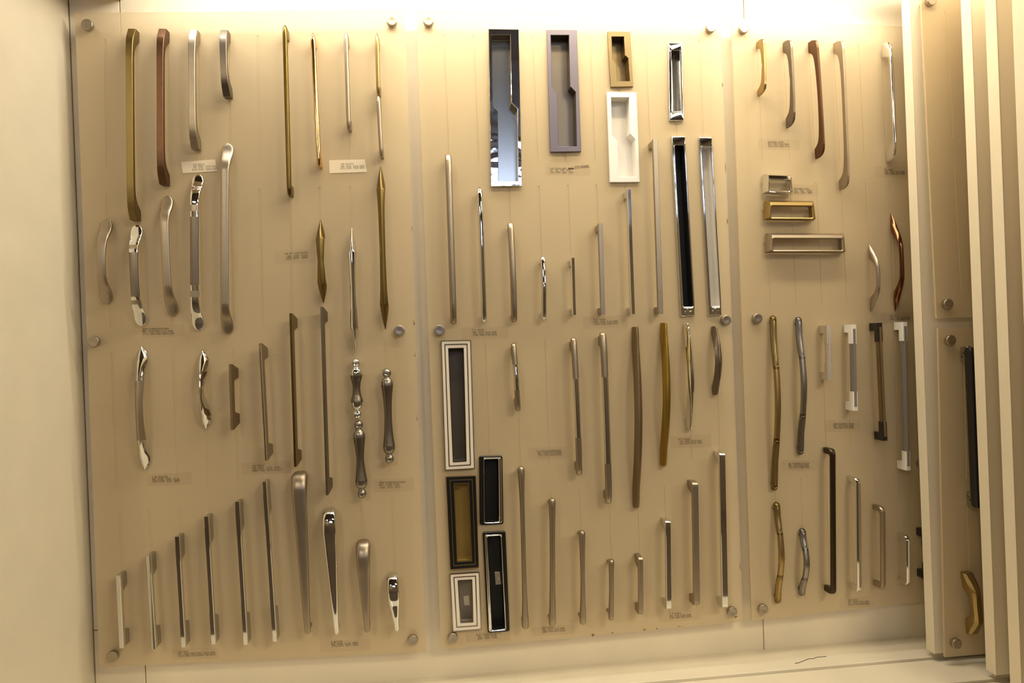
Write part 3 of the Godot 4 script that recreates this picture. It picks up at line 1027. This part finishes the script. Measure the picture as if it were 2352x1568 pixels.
func middle_sheet_handles() -> void:
	jogged(M.chrome_pressed, M.chrome_satin, [[1122, 66], [1192, 67], [1199, 427], [1127.5, 428]], [[1129.7, 80], [1172, 80], [1174.5, 236], [1188.5, 250], [1190, 416], [1145, 416], [1143.5, 254], [1132, 241]], "longest flush pull with jogged opening, mirror chrome")
	jogged(M.gunmetal, M.nickel_dark, [[1256, 68], [1325, 69], [1335, 348], [1264, 349]], [[1265, 81], [1307, 81], [1310, 199], [1322.5, 212], [1325, 336], [1283, 336], [1280, 216], [1268, 201]], "grey violet flush pull with jogged opening")
	jogged(M.brass_dull, M.brass_dull, [[1396, 72], [1447, 73], [1454.5, 199], [1403, 200]], [[1405, 84.5], [1433.5, 84.5], [1436, 127.5], [1443.5, 135], [1447, 186], [1418, 186], [1415, 146], [1407, 136]], "smallest flush pull with jogged opening, dull brass")
	jogged(M.white, M.white, [[1394, 211], [1462, 212.5], [1469.5, 418], [1401, 418.5]], [[1403.5, 224], [1445, 224], [1447, 307], [1459, 320], [1462, 406], [1421, 406], [1417.5, 323], [1405.5, 311]], "white flush pull with jogged opening")
	slim([[1535, 97], [1567, 98], [1571, 277], [1538, 277]], [[1541.5, 117], [1561, 117], [1565, 256], [1543.5, 256]], M.chrome_satin, "shortest slim chrome flush pull, above the two long ones", false)
	slim([[1542, 312.5], [1574.5, 312.5], [1596, 725], [1564, 727]], [[1549.5, 334], [1570.5, 334], [1592, 704], [1569, 704]], M.black_tray, "long slim chrome flush pull with black inside", true)
	slim([[1604.5, 314], [1636, 315], [1658, 723.5], [1628, 725]], [[1611.5, 336], [1632.5, 336], [1653, 703], [1633, 703]], M.white, "long slim chrome flush pull with white inside", true)
	bow(M.nickel, [1029, 354, 1042, 745], 6.1, "longest round bow, satin nickel, at the left of the middle sheet")
	bow(M.chrome, [1101, 432, 1112, 742], 5.5, "longer chrome round bow below the mirror chrome flush pull")
	bow(M.nickel, [1172, 511, 1181, 740], 6.0, "shorter satin nickel round bow")
	bow(M.chrome, [1246, 588, 1249, 736], 5.2, "shortest round bow, chrome")
	square_bar(M.chrome, [1316, 592, 1319.5, 723], 3.2, "shortest slim square bar, chrome")
	square_bar(M.nickel, [1379, 513, 1385.5, 723], 4.0, "shorter satin nickel slim square bar")
	square_bar(M.chrome, [1444.5, 435, 1454.5, 721], 3.7, "longer chrome slim square bar below the white flush pull")
	square_bar(M.nickel, [1505, 319, 1518, 721], 4.8, "longest slim square bar, satin nickel")
	framed([[1013, 782], [1081.5, 780.5], [1090.5, 1076], [1022.5, 1080]], [[1031, 801], [1063.7, 800], [1070, 1058], [1042, 1060]], M.enamel, M.nickel_rim, M.grey_tray, "largest nested-frame flush pull, white with a grey well")
	framed([[1024, 1094.5], [1093, 1092], [1100, 1303], [1034, 1308]], [[1043.5, 1111], [1075.5, 1110], [1083, 1287], [1051, 1289]], M.black, M.brass_satin, M.brass_well, "nested-frame flush pull in black and brass")
	var p := framed([[1033, 1318], [1101, 1313.5], [1106, 1445.5], [1040, 1450.5]], [[1053, 1334], [1083, 1332], [1086, 1427.5], [1059, 1429]], M.enamel, M.nickel_rim, M.nickel_well, "smallest nested-frame flush pull, white with a paper patch inside")
	put("paper_patch", solid(skin([spots([[1064.5, 1369], [1077, 1367], [1079, 1389], [1067, 1390]], -18.0, p.position)], false, true)), M.paper, p, "blank paper patch")
	lipped([[1100.5, 1047], [1154, 1046], [1156.5, 1203.5], [1102, 1206]], [[1109, 1049.5], [1152, 1049], [1154, 1201], [1110, 1202]], [[1114, 1055], [1144, 1054.5], [1144.5, 1197], [1114.5, 1198]], "shorter black flush pull with chrome lip")
	p = lipped([[1108.5, 1222], [1161, 1219.5], [1171, 1449.5], [1120.5, 1453.5]], [[1112.5, 1226.5], [1154, 1225], [1163.5, 1447.5], [1122, 1450.5]], [[1120.5, 1232.5], [1149, 1230.5], [1159, 1443], [1131, 1445.5]], "longer black flush pull with chrome lip and a handwritten sticker")
	put("sticker", solid(skin([spots([[1136, 1312.5], [1147.5, 1312], [1150.5, 1341], [1138.5, 1342]], -18.6, p.position)], false, true)), M.paper, p, "small white sticker written by hand")
	for i in 2:
		var t := words(["CONCILD", "No 707"][i], 25.0 * 0.8, 3.4, M.ink, p, false)
		var w0 := W([1143.6, 1149.4][i], [1340.0, 1339.5][i], -0.018) - p.position
		t.position = w0 + Vector3(0, 0, 0.0002)
		t.rotation.z = deg_to_rad(92.0)
	two_tone([1179, 788, 1190, 944], 5.2, 836, 895, "shortest round bow with chrome middle")
	two_tone([1316.5, 775, 1330, 1091], 6.0, 869, 1003, "mid-length round bow with chrome middle")
	two_tone([1383.5, 763, 1397, 1157], 6.6, 865, 1063, "longest round bow with chrome middle")
	blade(M.bronze_light, [1462, 750, 1464, 1167], 7.2, "longest blade-ended flat bow, dark bronze")
	blade(M.brass_deep, [1528, 741, 1527, 1071], 7.2, "dark brass blade-ended flat bow")
	blade(M.chrome, [1580, 743, 1587, 987], 6.2, "chrome blade-ended flat bow")
	blade(M.nickel_dark, [1645, 749, 1647, 907], 6.2, "shortest blade-ended flat bow, brownish nickel")
	flared([1197, 1071, 1207, 1444], 6.6, 4.4, "longest flared round bar, satin nickel")
	flared([1268.5, 1144, 1268.5, 1438], 6.5, 5.2, "longer flared bar with chrome middle", [1202, 1386])
	flared([1337, 1218, 1339, 1434], 6.2, 4.2, "shorter flared round bar, satin nickel all over")
	flared([1404.5, 1284, 1403.5, 1424], 5.2, 4.4, "shortest flared bar, with chrome middle", [1321, 1389])
	angled(M.nickel, [1471, 1279, 1472, 1411], 4.4, "shortest flat bar on angled feet, satin nickel")
	angled(M.chrome, [1534, 1195, 1536, 1400], 4.9, "shorter chrome flat bar on angled feet")
	angled(M.nickel, [1596, 1107, 1600.5, 1390], 5.8, "longer satin nickel flat bar on angled feet")
	angled(M.chrome, [1658, 1039, 1665, 1396], 5.8, "longest flat bar on angled feet, chrome, at the lower right corner")


# ---------------------------------------------------------------- handles of the right sheet

func hooked(mat: Material, a: Array, label: String, k := 1.0) -> void:
	var o := handle(label, "hook-ended thin handles", a, 26.0)
	var st := both([[0, 1.9, 0, 12], [2, 2.0, 0, 20], [6, 2.1, 0, 27], [12, 2.2, 0, 31], [19, 2.2, 0, 32.5], [23, 2.2, 6, 33], [30, 2.2, 14, 33], [46, 2.2, 19, 33.5], [80, 2.2, 22, 34]], [2.2, 23, 34])
	bar("grip", "rect", smooth(st), mat, o)
	screws(o, [-L * 0.5 + 11, L * 0.5 - 11], 6.0)


func loop(mat: Material, o_px: Array, i_px: Array, label: String) -> void:
	var c := middle(o_px)
	var o := thing("loop_handle", label, "cabinet handle", c, "rectangular loop handles")
	var a := rounded(spots(o_px, 8.0, c), 2.2)
	var b := rounded(spots(i_px, 22.0, c), 2.6)
	var t := skin([lifted(inset(b, -2.0), 6.0), lifted(inset(a, 0.6), 3.0), lifted(a, 5.0), lifted(inset(a, 1.6), 14.0), lifted(between(inset(a, 3.4), b, 0.25), 22.0), lifted(inset(b, -1.8), 23.6), lifted(b, 22.4), lifted(inset(b, -0.6), 12.0), lifted(inset(b, -2.0), 6.0)], false, false)
	put("loop", solid(t, 40.0, false), mat, o)
	var xs := [1e6, -1e6]
	for p in a:
		xs = [minf(xs[0], p.x), maxf(xs[1], p.x)]
	for i in 2:
		post("post", [xs[0] + 4.0, xs[1] - 3.0][i], 0, 2.2, 0, 8, mat, o)
		put("screw_head", solid(skin([disc_loop([xs[0] + 4.0, xs[1] - 6.0][i], 0, 5.0, -5.4, 14), disc_loop([xs[0] + 4.0, xs[1] - 6.0][i], 0, 3.2, -8.6, 14)])), M.screw, o)


func pointed(mat: Material, a: Array, label: String, w := 5.0) -> void:
	var o := handle(label, "bent handles with pointed feet", a, 3.0)
	var k := L / 125.0
	var st := both([[0, 0.4, 0, 2], [6 * k, 2.6, 0, 8], [16 * k, w * 0.96, 0, 17], [24 * k, w, 1, 23], [30 * k, w * 0.96, 8, 27.5], [36 * k, w * 0.88, 17, 30.5], [44 * k, w * 0.8, 23, 32.5]], [w * 0.76, 24.5, 33])
	bar("grip", "spine", smooth(st), mat, o)
	screws(o, [-L * 0.5 + 22 * k, L * 0.5 - 22 * k], 5.5)


func wavy(dark: Material, light: Material, a: Array, label: String) -> void:
	var o := handle(label, "wavy handles with beaded ends", a, 8.0)
	var w := 5.9
	var st := smooth(both([[0, 0.9, 3.5, 5.5], [1.0, 3.3, 2, 8], [2.6, 5.0, 1, 10], [5, w, 1, 11.8], [L * 0.13, w, 3, 14], [L * 0.24, w, 9, 20], [L * 0.32, w * 0.92, 14, 25]], [w * 0.95, 19, 30]), 6)
	var node := L * 0.195
	bar("beaded_end", "dome", st, dark, o, -1e6, -node)
	bar("grip", "dome", st, light, o, -node, node)
	bar("beaded_end", "dome", st, dark, o, node, 1e6)
	for s in [-1, 1]:
		# the raised pad of each end inside two nested beads
		var pad := []
		var lo: float = node + 3.2
		var hi: float = L * 0.5 - 4.2
		for i in 15:
			var t := i / 14.0
			var y: float = s * lerpf(lo + 2.4, hi - 2.4, t)
			var q := at_y(st, y)
			var e := sqrt(maxf(0.0, 1.0 - pow(absf(t * 2.0 - 1.0), 8.0)))
			pad.append([y, maxf(0.3, q[1] * 0.52 * e), q[3] - 3.0, q[3] - 0.6 + 1.5 * e])
		if s < 0:
			pad.reverse()
		bar("end_pad", "dome", pad, light, o, -1e6, 1e6, "smooth raised pad")
		for d in [[0.96, 0.0, 1.05, 1.1], [0.70, 2.0, 0.85, 0.45]]:
			var path := []
			for i in 44:
				var ang := TAU * i / 44.0
				var r: float = w * 0.9 * d[0]
				var up := signf(sin(ang))
				var y: float = s * ((hi - d[1] - r if up >= 0.0 else lo + d[1] + r) + r * sin(ang))
				if i % 22 == 0:
					y = s * (lo + hi) * 0.5
				var q := at_y(st, y)
				path.append(Vector3(q[1] * 0.92 * d[0] * cos(ang) if absf(cos(ang)) < 0.999 else q[1] * 0.92 * d[0] * signf(cos(ang)), y, q[3] - d[3] - 0.55 * (q[3] - q[2]) * 0.5 * pow(absf(cos(ang)) * d[0], 3.0)))
			bead(path, d[2], light, o)
		post("foot", 0, s * (L * 0.5 - 14), 4.6, 0, 6, dark, o)
	screws(o, [-L * 0.5 + 14, L * 0.5 - 14], 6.0)


# A closed round bead along a path.
func bead(path: Array, r: float, mat: Material, o: Node) -> void:
	var loops := []
	var n := path.size()
	for i in n + 1:
		var p: Vector3 = path[i % n]
		var dir: Vector3 = (path[(i + 1) % n] - path[(i + n - 1) % n]).normalized()
		var u := dir.cross(Vector3(0, 0, 1)).normalized()
		var v := u.cross(dir)
		var ring := PackedVector3Array()
		for j in 7:
			ring.append(p + u * r * cos(TAU * j / 7.0) + v * r * sin(TAU * j / 7.0))
		loops.append(ring)
	put("bead", solid(skin(loops, false, false), 70.0), mat, o)


func cornered(ends: Material, strip: Material, a: Array, label: String, what: String) -> void:
	var o := handle(label, "strip handles with corner blocks", a, 29.0)
	var h := L * 0.5
	var leg := minf(15.5, L * 0.15)
	var arm := minf(38.0, L * 0.33)
	for s in [-1, 1]:
		var st := [[s * h, 5.0, 0, 29], [s * (h - leg), 5.0, 0, 29], [s * (h - leg - 0.4), 5.0, 15.5, 29], [s * (h - arm), 5.0, 15.5, 29]]
		if s > 0:
			st.reverse()
		bar("corner_block", "rect", st, ends, o, -1e6, 1e6, what)
	bar("strip", "rect", [[-h + 8.5, 2.6, 19, 30.2], [h - 8.5, 2.6, 19, 30.2]], strip, o)
	bar("backing_bar", "rect", [[-h + arm - 1, 4.4, 18, 27.5], [h - arm + 1, 4.4, 18, 27.5]], strip, o)
	screws(o, [-h + leg * 0.5, h - leg * 0.5], 5.5)


func bent(mat: Material, a: Array, w: float, label: String) -> void:
	var o := handle(label, "slim bent bar handles", a, 28.0)
	var st := both([[0, w, 0, 22], [0.9, w, 0, 27], [3.5, w, 0, 30.5], [7, w, 0, 32.5], [w * 2 + 0.6, w, 0, 33], [w * 2 + 1.6, w, 20, 33], [w * 2 + 5, w, 33 - w * 2, 33]], [w, 33 - w * 2, 33])
	bar("bar", "oct", st, mat, o)
	screws(o, [-L * 0.5 + w, L * 0.5 - w], 5.5)


func right_sheet_handles() -> void:
	hooked(M.brass_satin, [1752, 86, 1755, 212], "shortest hook-ended thin handle, satin gold")
	hooked(M.nickel_dark, [1814, 87, 1822, 286], "grey nickel hook-ended thin handle, second shortest")
	hooked(M.copper_brown, [1873, 87, 1890, 358], "coppery brown hook-ended thin handle")
	hooked(M.nickel, [1932, 89, 1946, 431], "longest hook-ended thin handle, pale nickel")
	var o := handle("chrome bar with broad rounded feet beside the sliding board", "", [2041, 93, 2053, 366], 24.0)
	bar("grip", "round", smooth(both([[0, 1.2, 4, 16], [3, 2.6, 0, 23], [10, 3.8, 0, 29], [20, 4.0, 0, 32], [27, 3.6, 4, 32.5], [31, 3.4, 16, 33], [36, 3.3, 23, 33]], [3.3, 25, 33])), M.chrome, o)
	screws(o, [-L * 0.5 + 14, L * 0.5 - 14], 6.0)
	loop(M.chrome, [[1753.5, 399], [1814.5, 401], [1818.5, 448], [1752, 445]], [[1767, 412], [1811.5, 414], [1813, 439], [1766, 439]], "smallest rectangular loop handle, chrome")
	loop(M.brass_satin, [[1757, 460], [1865, 461], [1870.5, 507], [1754, 505.5]], [[1771, 473], [1863.5, 474], [1866, 500], [1770, 499.5]], "gold rectangular loop handle between the chrome and nickel ones")
	loop(M.nickel, [[1760.5, 535], [1935, 535.5], [1939, 581], [1757.5, 580.5]], [[1775, 548], [1932, 548.5], [1934, 574.5], [1774, 574.5]], "longest rectangular loop handle, satin nickel")
	pointed(M.nickel, [1997, 561, 2001, 716], "shorter bent handle with pointed feet, satin nickel", 4.8)
	pointed(M.copper, [2047, 490, 2057, 715], "longer bent handle with pointed feet, polished copper", 6.2)
	wavy(M.brass_dark, M.brass_satin, [1776, 724, 1779, 1127], "longest wavy beaded handle, antique brass")
	wavy(M.pewter, M.pewter_light, [1834.5, 727, 1839, 1045], "longer wavy beaded handle in pewter grey")
	wavy(M.brass_dark, M.brass_satin, [1784.5, 1153, 1787, 1386], "shorter antique brass wavy beaded handle, below the long one")
	wavy(M.pewter, M.pewter_light, [1844, 1213, 1842, 1369], "shortest wavy beaded handle, pewter grey")
	cornered(M.alu, M.alu, [1904, 747, 1907, 873], "shortest strip handle, with grey nickel corner blocks", "satin nickel corner block")
	cornered(M.white, M.grey_strip, [1961.5, 745, 1965.5, 943], "shorter strip handle with white corner blocks", "white corner block")
	cornered(M.anodised, M.tan_strip, [2021, 741, 2033.5, 1012], "tan strip handle with black corner blocks", "black corner block")
	cornered(M.white, M.grey_strip, [2078.5, 739, 2086.5, 1080], "longest strip handle, with white corner blocks", "white corner block")
	cornered(M.anodised, M.tan_strip, [2131, 1219, 2133, 1332], "black strip handle almost hidden behind the sliding board's edge", "black corner block")
	bent(M.bronze_dark, [1912, 1031, 1914, 1365], 5.0, "longest bent bar handle, black bronze")
	bent(M.chrome, [1970, 1098, 1972.5, 1359], 4.6, "longer chrome bent bar handle")
	bent(M.nickel, [2026.5, 1164, 2027.5, 1352], 4.4, "satin nickel bent bar handle")
	bent(M.chrome, [2083, 1230, 2084, 1344], 3.4, "shortest bent bar handle, thin chrome, near the sliding board")


func board_handles() -> void:
	# these two hang on the sliding board nearest the wall
	var z0 := 94.5
	var a := W(2233, 797, 0.124)
	var b := W(2249, 1167, 0.124)
	L = a.distance_to(b) / MM
	var c := (a + b) * 0.5
	var o := thing("cabinet_handle", "black bar handle with pierced chrome brackets on the sliding board", "cabinet handle", Vector3(c.x, c.y, z0 * MM))
	o.rotation.z = atan2(-(a.x - b.x), a.y - b.y)
	bar("bar", "flat", smooth(both([[0, 3, 20, 28], [2, 6, 16, 32], [10, 7, 14, 33]], [7, 14, 33])), M.anodised, o)
	for s in [-1, 1]:
		var y: float = s * (L * 0.5 - 13)
		var st := [[y - 15.0, 3.4, 4 if s > 0 else 12, 20], [y - 12, 3.4, 2, 24], [y + 12, 3.4, 2, 24], [y + 15.0, 3.4, 12 if s > 0 else 4, 20]]
		var k := bar("bracket", "rect", st, M.chrome_satin, o, -1e6, 1e6, "satin chrome bracket")
		for i in 3:
			var q := [[s * 8.0, 17.0, 3.6], [s * 1.0, 12.0, 2.8], [s * -5.5, 7.0, 2.4]][i] as Array
			var loops := []
			for g in [[q[2], -3.3], [q[2], -3.9], [q[2] * 0.75, -3.9], [q[2] * 0.7, -3.42]]:
				var ring := PackedVector3Array()
				for j in 16:
					ring.append(Vector3(g[1], y + q[0] + g[0] * cos(TAU * j / 16.0), q[1] + g[0] * sin(TAU * j / 16.0)))
				loops.append(ring)
			put("hole_rim", solid(skin(loops, false, true)), M.screw, k)
	screws_at(o, [-L * 0.5 + 13, L * 0.5 - 13])
	a = W(2238, 1322, 0.122)
	b = W(2251, 1462, 0.122)
	L = a.distance_to(b) / MM
	c = (a + b) * 0.5
	o = thing("cabinet_handle", "gold faceted handle at the bottom of the sliding board", "cabinet handle", Vector3(c.x, c.y, z0 * MM))
	o.rotation.z = atan2(-(a.x - b.x), a.y - b.y)
	bar("grip", "oct", both([[0, 10, 0, 14], [14, 10.5, 0, 24], [26, 9.5, 0, 32], [33, 9, 10, 33], [40, 8.6, 17, 33]], [8.6, 18, 33]), M.brass_satin, o)
	screws_at(o, [-L * 0.5 + 15, L * 0.5 - 15])


func screws_at(o: Node, ys: Array) -> void:
	for y in ys:
		put("screw_head", solid(skin([disc_loop(0, y, 4.6, -6.2, 14), disc_loop(0, y, 4.6, -8.0, 14), disc_loop(0, y, 2.8, -9.6, 14)])), M.screw, o)


# ---------------------------------------------------------------- fixings, labels, oddments

func standoff(u: float, v: float, z: float, back: float, label: String) -> void:
	var p := W(u, v, z + 0.006)
	var o := thing("standoff", label, "standoff", Vector3(p.x, p.y, z), "round steel standoffs")
	var cap_ := skin([disc_loop(0, 0, 9.6, 0.2, 28), disc_loop(0, 0, 9.9, 0.8, 28), disc_loop(0, 0, 9.9, 7.0, 28), disc_loop(0, 0, 9.3, 7.9, 28), disc_loop(0, 0, 8.4, 8.2, 28), disc_loop(0, 0, 4.0, 7.9, 28), disc_loop(0, 0, 0.8, 7.7, 28)])
	put("cap", solid(cap_, 40.0), M.steel, o)
	post("barrel", 0, 0, 8.0, (back - z) / MM + 0.2, -5.3, M.steel, o)


func standoffs() -> void:
	var where := {
		"left sheet": [[200, 57, "top left corner"], [900, 48, "top right corner"], [215, 784, "middle of the left edge"], [917, 759, "middle of the right edge"], [258, 1507, "bottom left corner"], [948, 1470, "bottom right corner"]],
		"middle sheet": [[984, 48, "top left corner"], [1633, 63, "top right corner"], [1009, 758, "middle of the left edge"], [1668, 735, "middle of the right edge"], [1040, 1465, "bottom left corner"], [1682, 1405, "bottom right corner"]],
		"right sheet": [[1709, 65, "top left corner"], [1740, 731, "middle of the left edge"], [1753, 1399, "bottom left corner"]]}
	for s in where:
		for q in where[s]:
			standoff(q[0], q[1], 0.0, BACK, "round brushed steel standoff at the %s of the %s" % [q[2], s])
	for q in [[2140, 1, "round steel standoff cut off by the top of the photo, on the sliding board"], [2178, 698, "round steel standoff at the foot of the sliding board's upper sheet"], [2184, 781, "round steel standoff at the head of the sliding board's lower sheet"], [2197, 1478, "round steel standoff at the bottom of the sliding board's lower sheet"]]:
		standoff(q[0], q[1], 0.094, 0.075, q[2])
	standoff(2116, 744, 0.0, BACK, "round steel standoff half hidden behind the sliding board's edge, upper one")
	standoff(2118, 1065, 0.0, BACK, "round steel standoff half hidden behind the sliding board's edge, lower one")


# A line of lettering drawn out to a width in millimetres.
func words(text: String, width: float, height: float, mat: Material, parent: Node, serif := true) -> MeshInstance3D:
	var f := SystemFont.new()
	f.font_names = PackedStringArray(["Droid Serif" if serif else "Droid Sans"])
	var t := TextMesh.new()
	t.text = text
	t.font = f
	t.font_size = 32
	t.depth = 0.02
	t.pixel_size = 0.01
	t.curve_step = 4.0
	t.horizontal_alignment = HORIZONTAL_ALIGNMENT_LEFT
	t.vertical_alignment = VERTICAL_ALIGNMENT_BOTTOM
	var box := t.get_aabb()
	var o := put("lettering", t, mat, parent)
	o.scale = Vector3(width * MM / maxf(box.size.x, 0.001), height * MM / 0.235, 0.004)
	return o


# A label: the four pixels of its strip, then rows [x, y, width in pixels, text], each at its lower left corner.
func label_strip(px: Array, rows: Array, paper: bool, label: String, slope := 0.0) -> void:
	var c := middle(px)
	var o := thing("printed_label", label, "label", c, "printed labels")
	var p := spots(px, 0.0, c)
	put("paper" if paper else "tape", solid(skin([lifted(p, 0.05), lifted(p, 0.25)])), M.paper if paper else M.tape, o)
	for r in rows:
		var a := W(r[0], r[1], 0.0006)
		var b := W(r[0] + r[2], r[1] + r[2] * slope, 0.0006)
		var t := words(r[3], a.distance_to(b) / MM, 3.05, M.ink, o)
		t.position = a - c
		t.rotation.z = atan2(b.y - a.y, b.x - a.x)


func strips() -> void:
	var S := -0.045
	label_strip([[416, 372], [494, 366], [500, 393], [420, 398]], [[443, 382, 26, "OE RJ11"], [444, 387, 53, "96  192   256 320"], [441, 393, 58, "165 320   445 625"]], true, "white paper label between the pale arched handle and the chrome strap", S)
	label_strip([[756, 368], [838, 366], [843, 395], [757, 398]], [[783, 380, 28, "OE RJ223"], [783, 385.5, 53, "96  160  224 288"], [781, 390, 56, "115 200  310 405"]], true, "white paper label below the nickel round rod", -0.03)
	label_strip([[630, 575], [730, 572], [731, 603], [631, 606]], [[654, 586, 53, "SR FL GACIOUS"], [660, 592, 45, "96  160  224"], [657, 597, 49, "205 355  480"]], false, "clear label left of the short brass spear-pointed handle", -0.07)
	label_strip([[325, 748], [424, 744], [425, 772], [326, 777]], [[327, 759, 61, "JJM TORENTO 008"], [327, 764.5, 70, "96  128 160 224 288"], [328, 770, 71, "171 195 260 400 500"]], false, "clear label below the shorter chrome spoon-ended strap", -0.02)
	label_strip([[340, 1088], [440, 1084], [441, 1112], [341, 1116]], [[348.5, 1098.5, 37, "L M ROLEX"], [349, 1103.5, 62, "96  128  160  224"], [349, 1108.5, 63, "180 230  325  485"]], false, "clear label at the lower tip of the longer leaf-ended handle", -0.02)
	label_strip([[555, 1062], [668, 1057], [669, 1086], [556, 1091]], [[578.5, 1073, 28, "OE 7035"], [579, 1078.5, 63, "96  192  256  320"], [579.5, 1084, 67, "495 795  975 1255"]], false, "clear label below the nickel thin plate handle", -0.04)
	label_strip([[858, 1100], [950, 1097], [952, 1127], [860, 1130]], [[870.5, 1111.5, 60, "JJM TORENTO 008"], [871, 1117, 46, "96   128  160"], [871.5, 1122.5, 47, "145  215  265"]], false, "clear label below the spindle that stands alone", -0.035)
	label_strip([[395, 1491], [500, 1486], [502, 1511], [397, 1516]], [[408, 1500, 23, "CH 205"], [408.5, 1505, 85, "96  128 160 192 224 256"], [409, 1510, 86, "215 395 470 610 745 855"]], false, "clear label below the bars on block feet", -0.05)
	label_strip([[735, 1472], [850, 1466], [851, 1492], [736, 1498]], [[760, 1477.5, 26, "L M 276"], [760.5, 1482.5, 61, "96  160  224  288"], [761, 1487, 62, "175 275  475  615"]], false, "clear label below the comet handles", -0.06)
	label_strip([[1252, 378], [1357, 380], [1357, 404], [1252, 402]], [[1262, 389.5, 39, "J K CON AH"], [1265, 393.5, 44, "6    8   10   12"], [1262.5, 398.5, 54, "210 295  385  590"]], false, "clear label below the grey violet flush pull, with added handwriting", 0.0)
	var o: Node3D = find_child("printed_label_009", false, false)
	put("crossing_out", slab(W(1305, 388.5, 0.0) - o.position + Vector3(0, 0, 0.0004), W(1318, 385.5, 0.0) - o.position + Vector3(0, 0, 0.0006), 0.00005), M.ink, o)
	var hand := words("351/6088L", 29.5, 5.0, M.ink, o, false)
	hand.position = W(1320, 389, 0.0006) - o.position
	hand.rotation.z = deg_to_rad(4.0)
	label_strip([[1058, 752], [1166, 749], [1167, 777], [1059, 780]], [[1083, 761, 29, "V F 3026"], [1086, 766.5, 54, "96  160 224 288"], [1086, 772, 55, "130 180 340 435"]], false, "clear label below the longer chrome round bow", -0.02)
	label_strip([[1338, 727], [1440, 723], [1442, 752], [1340, 756]], [[1363, 737, 28, "V F 3030"], [1366, 742, 53, "96  160 224 288"], [1366, 747, 53, "110 230 300 472"]], false, "clear label below the slim square bars", -0.03)
	label_strip([[1212, 1028], [1302, 1026], [1303, 1053], [1213, 1055]], [[1232, 1039, 57, "V F 814 BURNISH"], [1235, 1043.5, 53, "96  160 224 288"], [1235, 1048.5, 54, "155 275 410 575"]], false, "clear label left of the mid-length chrome-middled bow", -0.03)
	label_strip([[1540, 1001], [1632, 998], [1634, 1026], [1542, 1029]], [[1558, 1012, 27, "V F 3028"], [1561, 1017, 50, "96  160 224 288"], [1561, 1022, 51, "210 375 525 790"]], false, "clear label below the chrome blade-ended flat bow", -0.05)
	label_strip([[1070, 1452], [1172, 1447], [1173, 1470], [1071, 1475]], [[1093.5, 1461, 57, "V F CONCIL NO 7"], [1097, 1465, 43, "96   160  224"], [1097, 1469.5, 45, "430  480  720"]], false, "clear label below the longer black flush pull", -0.07)
	label_strip([[1222, 1440], [1318, 1434], [1319, 1455], [1223, 1461]], [[1245, 1444.5, 27, "V F 3064"], [1245.5, 1449, 51, "96  160 224 288"], [1246, 1454, 52, "190 310 475 600"]], false, "clear label below the longer flared bar with chrome middle", -0.07)
	label_strip([[1512, 1402], [1608, 1396], [1609, 1422], [1513, 1428]], [[1537, 1412.5, 27, "V F 1003"], [1537.5, 1417.5, 49, "96  160 224 288"], [1538, 1422, 50, "240 400 605 825"]], false, "clear label below the flat bars on angled feet", -0.07)
	label_strip([[1742, 318], [1835, 321], [1836, 346], [1743, 343]], [[1763.5, 329, 36, "PHARD 1053"], [1763.5, 333.5, 48, "96  160 224 288"], [1764, 338.5, 49, "195 310 425 525"]], false, "clear label below the shortest hook-ended handle", 0.01)
	label_strip([[1818, 423], [1880, 425], [1881, 450], [1819, 448]], [[1823.5, 436, 36, "PHARD 1061"], [1823.5, 440.5, 41, "60   96   160"], [1823.5, 445, 42, "200  265  280"]], false, "clear label beside the chrome loop handle", 0.01)
	label_strip([[2010, 382], [2088, 384], [2089, 408], [2011, 406]], [[2031, 392.5, 21, "VF 3087"], [2033, 397, 45, "96  160 224 288"], [2031.5, 401.5, 47, "205 308 455 585"]], false, "clear label below the chrome bar with broad feet", 0.01)
	label_strip([[2022, 718], [2098, 717], [2099, 742], [2023, 743]], [[2043, 727.5, 21, "VF 3076"], [2045, 731.5, 45, "96  160 224 288"], [2043.5, 736, 46, "180 288 465 765"]], false, "clear label below the polished copper handle", 0.0)
	label_strip([[1895, 965], [1975, 963], [1976, 990], [1896, 992]], [[1914, 976.5, 47, "DM HANDLE 3119"], [1914, 981, 46, "96  160 224 288"], [1914.5, 985.5, 46, "220 360 557 669"]], false, "clear label between the two shorter strip handles", -0.02)
	label_strip([[1795, 1057], [1880, 1055], [1881, 1080], [1796, 1082]], [[1811, 1067.5, 48, "JK HANDLE 1226"], [1811, 1072, 46, "96  160 224 288"], [1811.5, 1076.5, 47, "210 375 590 750"]], false, "clear label below the longer pewter wavy handle", -0.02)
	label_strip([[1928, 1374], [2010, 1368], [2011, 1392], [1929, 1398]], [[1947, 1381, 22, "KK 1024"], [1947.5, 1386, 48, "96  160 224 288"], [1947.5, 1391, 49, "110 175 260 385"]], false, "clear label below the bent bar handles", -0.05)


func oddments() -> void:
	# a stray hair on the sill
	var pts := []
	for q in [[1826, 1523], [1836, 1521], [1848, 1516], [1858, 1512], [1868, 1512], [1878, 1508], [1888, 1508], [1898, 1507]]:
		var d: Vector3 = turn * Vector3((q[0] - 1176.0) / 1650.0, (784.0 - q[1]) / 1650.0, -1.0)
		pts.append(EYE + d * ((SILL + 0.0006 - EYE.y) / d.y))
	var loops := []
	var c: Vector3 = pts[0]
	for i in pts.size():
		var p := PackedVector3Array()
		for j in 6:
			p.append((pts[i] - c) / MM + Vector3(0, 0.45 * sin(TAU * j / 6.0), 0.45 * cos(TAU * j / 6.0)))
		loops.append(p)
	var o := put("hair", solid(skin(loops)), M.hair, self)
	o.position = c
	tag(o, "thin dark hair lying on the cream sill", "hair")
